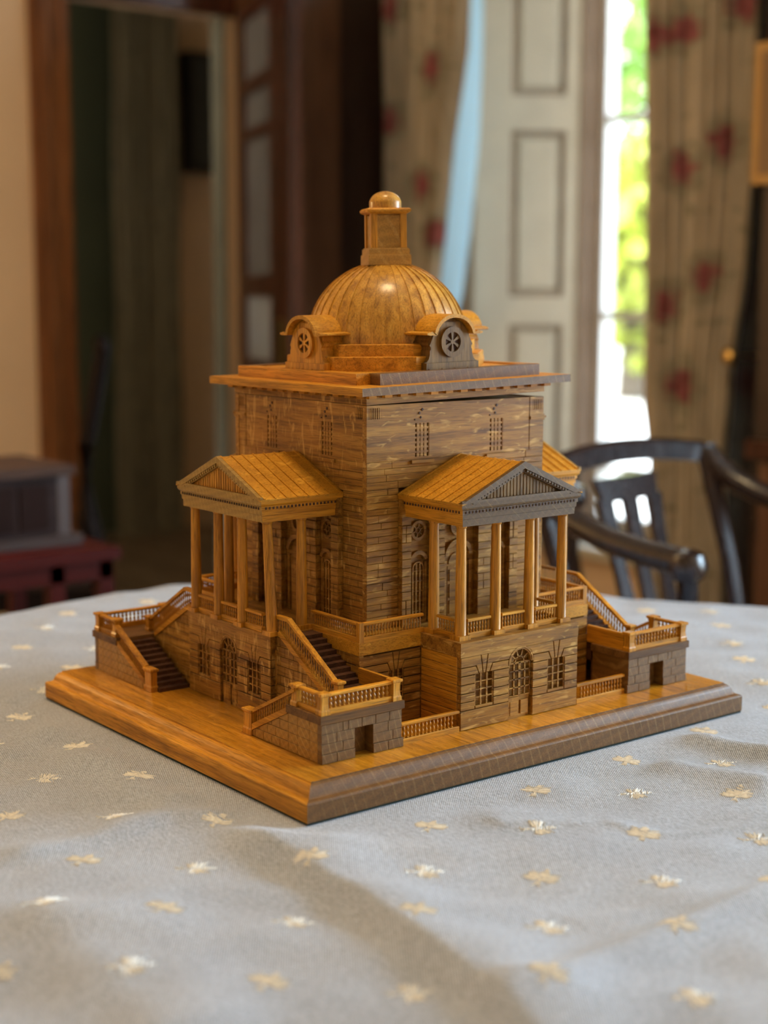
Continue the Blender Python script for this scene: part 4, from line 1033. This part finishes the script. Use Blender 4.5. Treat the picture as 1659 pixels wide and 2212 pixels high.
def run(p0, p1, zf, kind, n, front=True, e0=0.0, e1=0.0, w=None, name='balustrade', rail=None):
    """level balustrade from p0 to p1 standing on zf"""
    (x0, y0), (x1, y1) = p0, p1; L = math.hypot(x1-x0, y1-y0); ux, uy = (x1-x0)/L, (y1-y0)/L
    TT = lambda a, b, z: (x0+ux*a-uy*b, y0+uy*a+ux*b, z)
    w = w or (0.0042 if kind == 'a' else 0.0052)
    zb, hb = (0.0095, 0.0190) if kind == 'a' else (0.0085, 0.0195)
    if rail: zb, hb = rail
    m_ = MB(TT)
    m_.loft([[(0, -w, zf), (L, -w, zf), (L, w, zf), (0, w, zf)], [(0, -w, zf+zb-0.001), (L, -w, zf+zb-0.001), (L, w, zf+zb-0.001), (0, w, zf+zb-0.001)], [(0, -w*.8, zf+zb), (L, -w*.8, zf+zb), (L, w*.8, zf+zb), (0, w*.8, zf+zb)]])
    t = zf+zb+hb; tt = 0.0050
    m_.loft([[(0, -w*.8, t), (L, -w*.8, t), (L, w*.8, t), (0, w*.8, t)], [(0, -w*1.05, t+.001), (L, -w*1.05, t+.001), (L, w*1.05, t+.001), (0, w*1.05, t+.001)],
             [(0, -w*1.05, t+tt-.001), (L, -w*1.05, t+tt-.001), (L, w*1.05, t+tt-.001), (0, w*1.05, t+tt-.001)], [(0, -w*.8, t+tt), (L, -w*.8, t+tt), (L, w*.8, t+tt), (0, w*.8, t+tt)]])
    dirx = abs(ux) > abs(uy)
    o = m_.build(name, M['oak_x'] if dirx else M['oak_y'], villa)
    sz = hb/(0.0200 if kind == 'a' else 0.0205)
    if front:
        for i in range(n):
            a = e0+(L-e0-e1)*(i+0.5)/n; x, y, _ = TT(a, 0, 0)
            baluster(kind, x, y, zf+zb, o, sz, 0.84 if rail else 1.0)
    else:
        q = MB(TT); r = 0.0018
        for i in range(n):
            a = e0+(L-e0-e1)*(i+0.5)/n; q.box(a-r, a+r, -r, r, zf+zb-0.001, t+0.001)
        tag(q.build('balusters', M['oak_z'], o), kind='stuff')
    return o
ZT = 0.2061
for side in 'SWNE':
    T = SIDES[side]; fr = side in 'SW'
    q = lambda a, b: T(a, b, 0)[:2]
    for s in (-1, 1):
        run(q(s*0.2625, 0.2625), q(s*0.129, 0.2625), ZT, 'a', 20, fr or (side == 'E' and s < 0) or (side == 'N' and s > 0), 0.004, 0.002)
    for a0, a1 in ((-0.104, -0.052), (-0.026, 0.026), (0.052, 0.104)):
        sh = 0.008 if (side == 'W' and a1 > 0.1) else 0
        run(q(a0, 0.3490), q(a1, 0.3490), 0.2073, 'a', 8, fr)
    if side in 'SN':
        for s in (-1, 1): run(q(s*0.117, 0.3365), q(s*0.117, 0.2915), 0.2073, 'a', 7, True)
for sx in (-1, 1):
    for sy in (-1, 1):
        MB().box(*sorted((sx*0.2575, sx*0.2670)), *sorted((sy*0.2575, sy*0.2670)), 0.2061, 0.2400).build('corner_post', M['oak_z'], villa)

M['cap'] = wood('brown cap slab', 0, (0.09, 0.038, 0.010), (0.17, 0.078, 0.022), (0.25, 0.125, 0.04))
# ---- corner pedestals, wells and the two-flight stairs
def corner(sx, sy):
    near = sy < 0
    T = lambda x, y, z: (x*-sx, y*-sy, z)          # written for the corner at (-,-)
    det = sx*sy
    vis = not (sx > 0 and sy > 0)
    XO, XI, YO, YI = -0.424, -0.2650, -0.378, -0.286
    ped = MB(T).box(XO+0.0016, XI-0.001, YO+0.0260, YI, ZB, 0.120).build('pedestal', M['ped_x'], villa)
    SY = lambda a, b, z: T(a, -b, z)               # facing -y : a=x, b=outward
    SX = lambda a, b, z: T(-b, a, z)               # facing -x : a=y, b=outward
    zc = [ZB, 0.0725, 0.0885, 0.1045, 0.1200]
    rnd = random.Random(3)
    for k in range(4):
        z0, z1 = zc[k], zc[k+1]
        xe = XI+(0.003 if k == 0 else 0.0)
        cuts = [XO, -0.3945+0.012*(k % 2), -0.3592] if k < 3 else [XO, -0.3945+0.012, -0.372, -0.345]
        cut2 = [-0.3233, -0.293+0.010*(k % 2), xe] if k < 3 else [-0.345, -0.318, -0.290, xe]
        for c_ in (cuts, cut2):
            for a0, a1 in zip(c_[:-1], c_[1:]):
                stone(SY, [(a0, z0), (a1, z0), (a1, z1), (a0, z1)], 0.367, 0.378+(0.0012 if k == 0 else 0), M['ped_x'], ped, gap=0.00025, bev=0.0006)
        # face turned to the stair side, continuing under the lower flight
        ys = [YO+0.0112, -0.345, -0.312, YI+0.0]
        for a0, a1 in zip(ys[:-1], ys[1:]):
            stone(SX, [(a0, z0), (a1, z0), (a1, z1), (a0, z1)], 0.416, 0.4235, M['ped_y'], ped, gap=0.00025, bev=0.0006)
    MB(T).box(-0.3592, -0.3233, -0.3560, -0.3515, ZB, 0.1045).build('door', M['ped_x'], ped)
    m_ = MB(T)
    for q in ((XO+0.0016, -0.3600, ZB, 0.120), (-0.3225, XI-0.0004, ZB, 0.120), (-0.3600, -0.3225, 0.1045, 0.120)): m_.box(q[0], q[1], YO+0.0014, YO+0.0265, q[2], q[3])
    m_.build('masonry_backing', M['ped_x'], ped)
    cs = MB(T)
    cs.loft([[(XO-0.0008, YO-0.0008, 0.1200), (XI+0.001, YO-0.0008, 0.1200), (XI+0.001, YI, 0.1200), (XO-0.0008, YI, 0.1200)],
             [(XO-0.0032, YO-0.0032, 0.1215), (XI+0.003, YO-0.0032, 0.1215), (XI+0.003, YI+0.001, 0.1215), (XO-0.0032, YI+0.001, 0.1215)],
             [(XO-0.0032, YO-0.0032, 0.1335), (XI+0.003, YO-0.0032, 0.1335), (XI+0.003, YI+0.001, 0.1335), (XO-0.0032, YI+0.001, 0.1335)],
             [(XO-0.0016, YO-0.0016, 0.1345), (XI+0.002, YO-0.0016, 0.1345), (XI+0.002, YI, 0.1345), (XO-0.0016, YI, 0.1345)]])
    cs.build('cap_slab', M['cap'], ped)
    # newels (waisted) on the pedestal corners
    def newel(x, y, z0, z1, r=0.0078, name='newel'):
        p = [(r*1.15, z0), (r*1.15, z0+0.006), (r*0.95, z0+0.0085), (r*0.85, z0+0.016), (r*0.9, z1-0.010), (r*0.98, z1-0.006), (r*1.3, z1-0.0045), (r*1.3, z1-0.001), (r*1.1, z1)]
        m_ = MB(T); m_.loft([[(x-q, y-q, z), (x+q, y-q, z), (x+q, y+q, z), (x-q, y+q, z)] for q, z in p])
        return m_.build(name, M['oak_z'], ped)
    ro = -0.4155; so_ = -0.3700; zr = 0.1345
    newel(ro, so_, zr, 0.1695, 0.0075); newel(ro, -0.3010, zr, 0.1700, 0.0075); newel(-0.2745, so_, zr, 0.1700, 0.0075)
    P2 = lambda x, y: T(x, y, 0)[:2]
    f = vis
    run(P2(ro+0.007, so_), P2(-0.2825, so_), zr, 'b', 14, f, 0.003, 0.003)
    run(P2(ro, so_+0.007), P2(ro, -0.3085), zr, 'b', 5, f, 0.006, 0.003)
    # plain board parapet at the inner end of the landing
    MB(T).box(-0.2725, -0.2665, -0.3625, -0.2700, zr, 0.1665).build('parapet', M['oak_y'], ped)
    # well balustrade between pedestal and wing
    if True:
        run(P2(-0.2610, -0.3690), P2(-0.1378, -0.3690), ZB, 'b', 14, near or sx > 0 and False, 0.003, 0.010, w=0.004, rail=(0.0095, 0.0215))
    # ---- lower flight, outer
    st = MB(T).box(-0.412, -0.356, YI+0.001, -0.2790, ZB, 0.1200).build('staircase', M['dark_oak'], villa)
    nst = 10
    for i in range(nst):
        y0 = YI+0.0005+(0.139/nst)*i; z1 = 0.1335-(0.1335-ZB)*(i+1)/(nst+1)
        MB(T).loft([[(-0.4125, y0, ZB), (-0.350, y0, ZB), (-0.350, y0+0.139/nst, ZB), (-0.4125, y0+0.139/nst, ZB)],
                    [(-0.4125, y0, z1), (-0.350, y0, z1), (-0.350, y0+0.139/nst, z1), (-0.4125, y0+0.139/nst, z1)]]).build('step', M['dark_oak'], st)
    line = lambda y: 0.1197-0.5*(y+0.2864)           # underside of the sloping stringer
    for k in range(4):
        z0, z1 = zc[k], zc[k+1]
        ys = [YI, -0.262, -0.238, -0.214, -0.190, -0.166] if k % 2 == 0 else [YI, -0.250, -0.226, -0.202, -0.178, -0.166]
        for a0, a1 in zip(ys[:-1], ys[1:]):
            pl = clip([(a0, z0), (a1, z0), (a1, z1), (a0, z1)], lambda p: line(p[0])-p[1])
            stone(SX, pl, 0.412, 0.4235, M['ped_y'], st, gap=0.0004, bev=0.0006)
    def sloped(xa, xb, y0, y1, f0, f1, name, mat, par):
        m_ = MB(T); m_.loft([[(xa, y0, f0(y0)), (xb, y0, f0(y0)), (xb, y0, f1(y0)), (xa, y0, f1(y0))], [(xa, y1, f0(y1)), (xb, y1, f0(y1)), (xb, y1, f1(y1)), (xa, y1, f1(y1))]])
        return m_.build(name, mat, par)
    s1 = sloped(-0.4250, -0.4130, YI+0.001, -0.1815, lambda y: line(y), lambda y: line(y)+0.0105, 'stringer', M['oak_y'], st)
    sloped(-0.4245, -0.4145, YI-0.018, -0.1815, lambda y: 0.1672-0.504*(y+0.3102)-0.0060, lambda y: 0.1672-0.504*(y+0.3102), 'handrail', M['oak_y'], st)
    for i in range(14):
        y = -0.2820+(0.094)*(i+0.5)/14; z0 = line(y)+0.0085; z1 = 0.1672-0.504*(y+0.3102)-0.005
        x_, y_, _ = T(-0.4190, y, 0)
        baluster('b', x_, y_, z0, st, (z1-z0)/0.0205, 0.70)
    m_ = MB(T); xc, yc = -0.4185, -0.1680
    m_.loft([[(xc-q, yc-w2, z), (xc+q, yc-w2, z), (xc+q, yc+w2, z), (xc-q, yc+w2, z)] for q, w2, z in ((0.0075, 0.0135, ZB), (0.0075, 0.0135, 0.066), (0.0062, 0.0115, 0.069), (0.0062, 0.0115, 0.0930), (0.0088, 0.0150, 0.0965), (0.0088, 0.0150, 0.0995), (0.007, 0.013, 0.1005))])
    m_.build('newel', M['oak_z'], st)
    # ---- upper flight, against the terrace wall
    st2 = MB(T).box(-0.336, -0.2690, YI+0.002, -0.2800, ZB, 0.130).build('staircase', M['dark_oak'], villa)
    n2 = 9
    for i in range(n2):
        y0 = -0.1650-(0.121/n2)*(i+1); z1 = 0.2060-(0.2060-0.1340)*(i+1)/(n2+1)
        MB(T).box(-0.3355, -0.2690, y0, y0+0.121/n2, 0.10, z1).build('step', M['dark_oak'], st2)
    MB(T).box(-0.3355, -0.2690, -0.1650, -0.1345, 0.150, 0.2060).build('landing', M['dark_oak'], st2)
    l2 = lambda y: 0.2075+0.585*(min(y, -0.1465)+0.1465)          # underside of stringer
    wallp = [(-0.134, ZB), (-0.134, 0.2070), (-0.1465, 0.2070), (YI, l2(YI)), (YI, ZB)]
    z = ZB; k = 0
    while z < 0.206:
        z1 = z+0.0165
        ys = [-0.134, -0.160, -0.186, -0.212, -0.238, -0.264, YI] if k % 2 else [-0.134, -0.147, -0.173, -0.199, -0.225, -0.251, -0.277, YI]
        for a1, a0 in zip(ys[:-1], ys[1:]):
            pl = clip([(a0, z), (a1, z), (a1, min(z1, 0.2065)), (a0, min(z1, 0.2065))], lambda p: (0.2075+0.585*(p[0]+0.1465))-p[1])
            if len(pl) > 2: stone(SX, pl, 0.336, 0.3440, M['wall_y'], st2, gap=0.00035, bev=0.0005)
        z = z1; k += 1
    sl = lambda d: (lambda y: 0.2075+0.585*(y+0.1465)+d)
    sloped(-0.3465, -0.3355, -0.1465, YI+0.004, sl(0.0), sl(0.0105), 'stringer', M['oak_y'], st2)
    MB(T).box(-0.3465, -0.3355, -0.1470, -0.1345, 0.2070, 0.2150).build('stringer', M['oak_y'], st2)
    rl = lambda d: (lambda y: 0.2420+0.600*(min(y, -0.1700)+0.1700)+d)
    rs = lambda d: (lambda y: 0.2420+0.600*(y+0.1700)+d)
    sloped(-0.3455, -0.3365, -0.1700, -0.3040, rs(-0.0060), rs(0.0), 'handrail', M['oak_y'], st2)
    MB(T).box(-0.3455, -0.3365, -0.1702, -0.1345, 0.2360, 0.2420).build('handrail', M['oak_y'], st2)
    for i in range(22):
        y = -0.1385-0.1560*(i+0.5)/22; z0 = (0.2075+0.585*(min(y, -0.1465)+0.1465))+0.0085; z1 = 0.2420+0.600*(min(y, -0.1700)+0.1700)-0.005
        x_, y_, _ = T(-0.3410, y, 0); baluster('b', x_, y_, z0, st2, (z1-z0)/0.0205, 0.72)
    m_ = MB(T); xc, yc = -0.3410, -0.3095
    m_.loft([[(xc-q, yc-w2, z), (xc+q, yc-w2, z), (xc+q, yc+w2, z), (xc-q, yc+w2, z)] for q, w2, z in ((0.0065, 0.0080, 0.1345), (0.0065, 0.0080, 0.139), (0.0055, 0.0065, 0.141), (0.0055, 0.0065, 0.1570), (0.0085, 0.0095, 0.1600), (0.0085, 0.0095, 0.1630), (0.007, 0.008, 0.1640))])
    m_.build('newel', M['oak_z'], st2)
for sx in (-1, 1):
    for sy in (-1, 1): corner(sx, sy)

# ---- lifted roof lid with dome (a thing of its own, resting on the walls at the left edge)
PV = (-0.205, 0.0, 0.5945)
lid = empty('roof_lid', (PV[0]*K, PV[1]*K, PV[2]*K), (0, math.radians(-1.15), 0))
tag(lid, 'lifted oak roof lid with ribbed dome and lantern on top of the villa model', 'lid')
LT = lambda x, y, z: (x-PV[0], y-PV[1], z-PV[2])
def LS(side): return lambda a, b, z: LT(*SIDES[side](a, b, z))
m_ = MB(LT)
def slabm(m_, h, z0, z1, ex=0.0):
    for a, b, c, d, mi in ((-h, h, -h, -h, 1), ):
        pass
    v = [(-h, -h, z0), (h, -h, z0), (h, h, z0), (-h, h, z0), (-h, -h, z1), (h, -h, z1), (h, h, z1), (-h, h, z1)]
    for f, mi in (((0, 3, 2, 1), 0), ((4, 5, 6, 7), 0), ((0, 1, 5, 4), 1), ((1, 2, 6, 5), 0), ((2, 3, 7, 6), 1), ((3, 0, 4, 7), 0)):
        m_.add([v[i] for i in f], [(0, 1, 2, 3)], mi)
slabm(m_, 0.2400, 0.6130, 0.6265)
plate = m_.build('cornice_plate', [M['oak_y'], M['end_x']], lid)
m_ = MB(LT); slabm(m_, 0.2060, 0.5950, 0.6050); slabm(m_, 0.2100, 0.6050, 0.6130); m_.build('frieze', [M['wall_y'], M['wall_x']], lid)
dn = {}
for side in 'SWNE':
    for i in range(13):
        a = -0.2020+0.4040*i/12
        MB(LS(side)).box(a-0.0080, a+0.0080, 0.2095, 0.2185, 0.6062, 0.6130).build('dentil', mm('oak', side), lid)
# stepped plinth strips on the plate
for side, a0, a1 in (('S', -0.175, 0.195), ('W', -0.195, 0.175), ('N', -0.175, 0.195), ('E', -0.195, 0.175)):
    e = mm('end', side)
    v = MB(LS(side)).box(a0, a1, 0.1750, 0.2040, 0.6265, 0.6460)
    v.build('plinth_strip', M['oak_y'] if side in 'WE' else M['end_x'], lid)
MB(LT).box(-0.176, 0.176, -0.176, 0.176, 0.6265, 0.6440).build('roof_deck', M['roof_x'], lid)
def octo(h, z, c=0.414): 
    k = h*c; return [(-k, -h, z), (k, -h, z), (h, -k, z), (h, k, z), (k, h, z), (-k, h, z), (-h, k, z), (-h, -k, z)]
m_ = MB(LT); m_.loft([octo(0.175, 0.644), octo(0.175, 0.6685), octo(0.173, 0.6695)]); m_.build('drum_step', M['drum'] if 'drum' in M else M['oak_x'], lid)
m_ = MB(LT); m_.loft([octo(0.159, 0.669), octo(0.159, 0.6895), octo(0.157, 0.6905)]); m_.build('drum_step', M['oak_x'], lid)
M['dome'] = wood('dome oak', 2, (0.30, 0.125, 0.012), (0.55, 0.262, 0.026), (0.70, 0.38, 0.06), stretch=0.35, rot=(0.5, 0.5, 0), coat=0.5)
# dome: smooth shell with raised ribs
R0, ZC = 0.1475, 0.6900
prof = [(R0*math.cos(t), ZC+R0*math.sin(t)*0.985) for t in [i*PI/2/22*0.80 for i in range(23)]]
prof.append((0.0, prof[-1][1]+0.002))
m_ = MB(LT); m_.lathe(0, 0, [p for p in prof if p[0] > 0.001] + [(0.001, prof[-1][1])], 64)
dome = m_.build('dome', M['dome'], lid, smooth=True)
NR = 36
rb = None
for k in range(NR):
    ph = 2*PI*k/NR+0.04; c_, s_ = math.cos(ph), math.sin(ph); rings = []
    for i in range(15):
        t = i*PI/2*0.79/14
        w2 = 0.0011*(0.55+0.45*math.cos(t)); r_i, r_o = R0-0.0005, R0+0.0016
        q = []
        for rr, ww in ((r_i, -w2), (r_o, -w2), (r_o, w2), (r_i, w2)):
            rad = rr*math.cos(t); z = ZC+rr*math.sin(t)*0.985
            q.append((rad*c_-ww*s_, rad*s_+ww*c_, z))
        rings.append(q)
    MB(LT).loft(rings).build('dome_rib', M['dome'], dome)
# dormers
def dormer(side):
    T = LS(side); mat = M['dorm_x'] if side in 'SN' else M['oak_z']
    F = 0.186
    half = [(0.0610, 0.6440), (0.0610, 0.6580), (0.0560, 0.6595), (0.0520, 0.6640), (0.0490, 0.6720), (0.0485, 0.6790), (0.0470, 0.6810), (0.0470, 0.6850), (0.0495, 0.6880), (0.0500, 0.6930), (0.0470, 0.6970), (0.0450, 0.7050)]
    arcp = [(0.0450*math.cos(t), 0.7000+0.034*math.sin(t)) for t in [PI*i/14 for i in range(1, 14)]]
    outl = half + [(a, z) for a, z in arcp] + [(-a, z) for a, z in half[::-1]]
    body = MB(T).loft([[(a, 0.110, z) for a, z in outl], [(a, F-0.006, z) for a, z in outl]]).build('dormer', mat, lid)
    # front board (lower part proud of the arch recess)
    fb = half[:9]; fo = fb + [(0.047, 0.692), (0.036, 0.7150), (0.018, 0.7280), (-0.018, 0.7280), (-0.036, 0.7150), (-0.047, 0.692)] + [(-a, z) for a, z in fb[::-1]]
    MB(T).loft([[(a, F-0.006, z) for a, z in fo], [(a, F-0.002, z) for a, z in fo]]).build('front_board', mat, body)
    MB(T).box(-0.0600, 0.0600, F-0.004, F+0.002, 0.6440, 0.6575).build('plinth', mat, body)
    for i in range(4):
        a = -0.045+0.03*i
        MB(T).box(a-0.010, a+0.010, F+0.0015, F+0.0030, 0.6440, 0.6480).build('plinth_block', mat, body)
    # barrel roof with flared eaves
    no = 16
    oc = [(0.0640, 0.7075), (0.0640, 0.7100), (0.0520, 0.7125)] + [(0.0470*math.cos(t), 0.7045+0.0375*math.sin(t)) for t in [PI*(i+0.6)/no for i in range(no)]] + [(-0.0520, 0.7125), (-0.0640, 0.7100), (-0.0640, 0.7075)]
    ic = [(0.0600, 0.7060), (0.0500, 0.7060), (0.0440, 0.7060)] + [(0.0410*math.cos(t), 0.7040+0.0315*math.sin(t)) for t in [PI*(i+0.6)/no for i in range(no)]] + [(-0.0440, 0.7060), (-0.0500, 0.7060), (-0.0600, 0.7060)]
    m_ = MB(T); nn = len(oc)
    for i in range(nn-1):
        q = [oc[i], oc[i+1], ic[i+1], ic[i]]
        m_.loft([[(a, 0.100, z) for a, z in q], [(a, F+0.010, z) for a, z in q]])
    m_.build('dormer_roof', M['roof_y'] if side in 'SN' else M['roof_x'], body, smooth=False)
    g = MB(T); cz = 0.6930
    ring_prism(T, 0, cz, 0.0175, 0.0270, F-0.003, F+0.0035, n=28, m_=g)
    ring_prism(T, 0, cz, 0.0, 0.0045, F-0.002, F+0.0022, n=10, m_=g)
    for k in range(6):
        t = PI*k/3+PI/6; c_, s_ = math.cos(t), math.sin(t)
        q = [(c_*0.003-s_*0.0011, cz+s_*0.003+c_*0.0011), (c_*0.003+s_*0.0011, cz+s_*0.003-c_*0.0011), (c_*0.0185+s_*0.0034, cz+s_*0.0185-c_*0.0034), (c_*0.0185-s_*0.0034, cz+s_*0.0185+c_*0.0034)]
        g.loft([[(a, F-0.002, z) for a, z in q], [(a, F+0.0018, z) for a, z in q]])
    g.build('oculus', mat, body)
    hb = ring_prism(T, 0, cz, 0.0, 0.0175, F-0.0030, F-0.0012, n=20); hb.build('oculus_recess', M['dark_oak'], body)
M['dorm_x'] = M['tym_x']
for s_ in 'SWNE': dormer(s_)
# lantern, turned on its seat
la = math.radians(-117+90)
def LL(x, y, z):
    c_, s_ = math.cos(la), math.sin(la); return LT(x*c_-y*s_, x*s_+y*c_, z)
def sq(h, z, ch=0.0):
    return [(-h, -h, z), (h, -h, z), (h, h, z), (-h, h, z)]
m_ = MB(LL); m_.loft([sq(0.0400, 0.829), sq(0.0395, 0.847), sq(0.0375, 0.8475), sq(0.0375, 0.8575), sq(0.0355, 0.858), sq(0.0350, 0.8600)])
lan = m_.build('lantern', M['lan'] if 'lan' in M else M['end_y'], lid)
MB(LL).box(-0.0265, 0.0265, -0.0265, 0.0265, 0.8595, 0.9225).build('shaft', M['end_y'], lan)
for ax_ in range(4):
    def LR(x, y, z, k=ax_):
        for _ in range(k): x, y = -y, x
        return LL(x, y, z)
    MB(LR).box(0.0215, 0.0330, -0.0330, -0.0215, 0.8595, 0.9225).build('corner_pilaster', M['oak_z'], lan)
    MB(LR).box(-0.0215, 0.0215, -0.0300, -0.0265, 0.8595, 0.9180).build('shaft_panel', M['end_y'], lan)
m_ = MB(LL); m_.loft([sq(0.0330, 0.9205), sq(0.0395, 0.9240), sq(0.0405, 0.9280), sq(0.0370, 0.9310)]); m_.build('lantern_cornice', M['oak_x'], lan)
m_ = MB(LL); m_.lathe(0, 0, [(0.0295, 0.9300), (0.0295, 0.9420), (0.0290, 0.9450)] + [(0.0295*math.cos(t), 0.9400+0.0225*math.sin(t)) for t in [0.25+i*(PI/2-0.28)/8 for i in range(9)]], 28)
m_.build('cupola', M['dome'], lan, smooth=True)
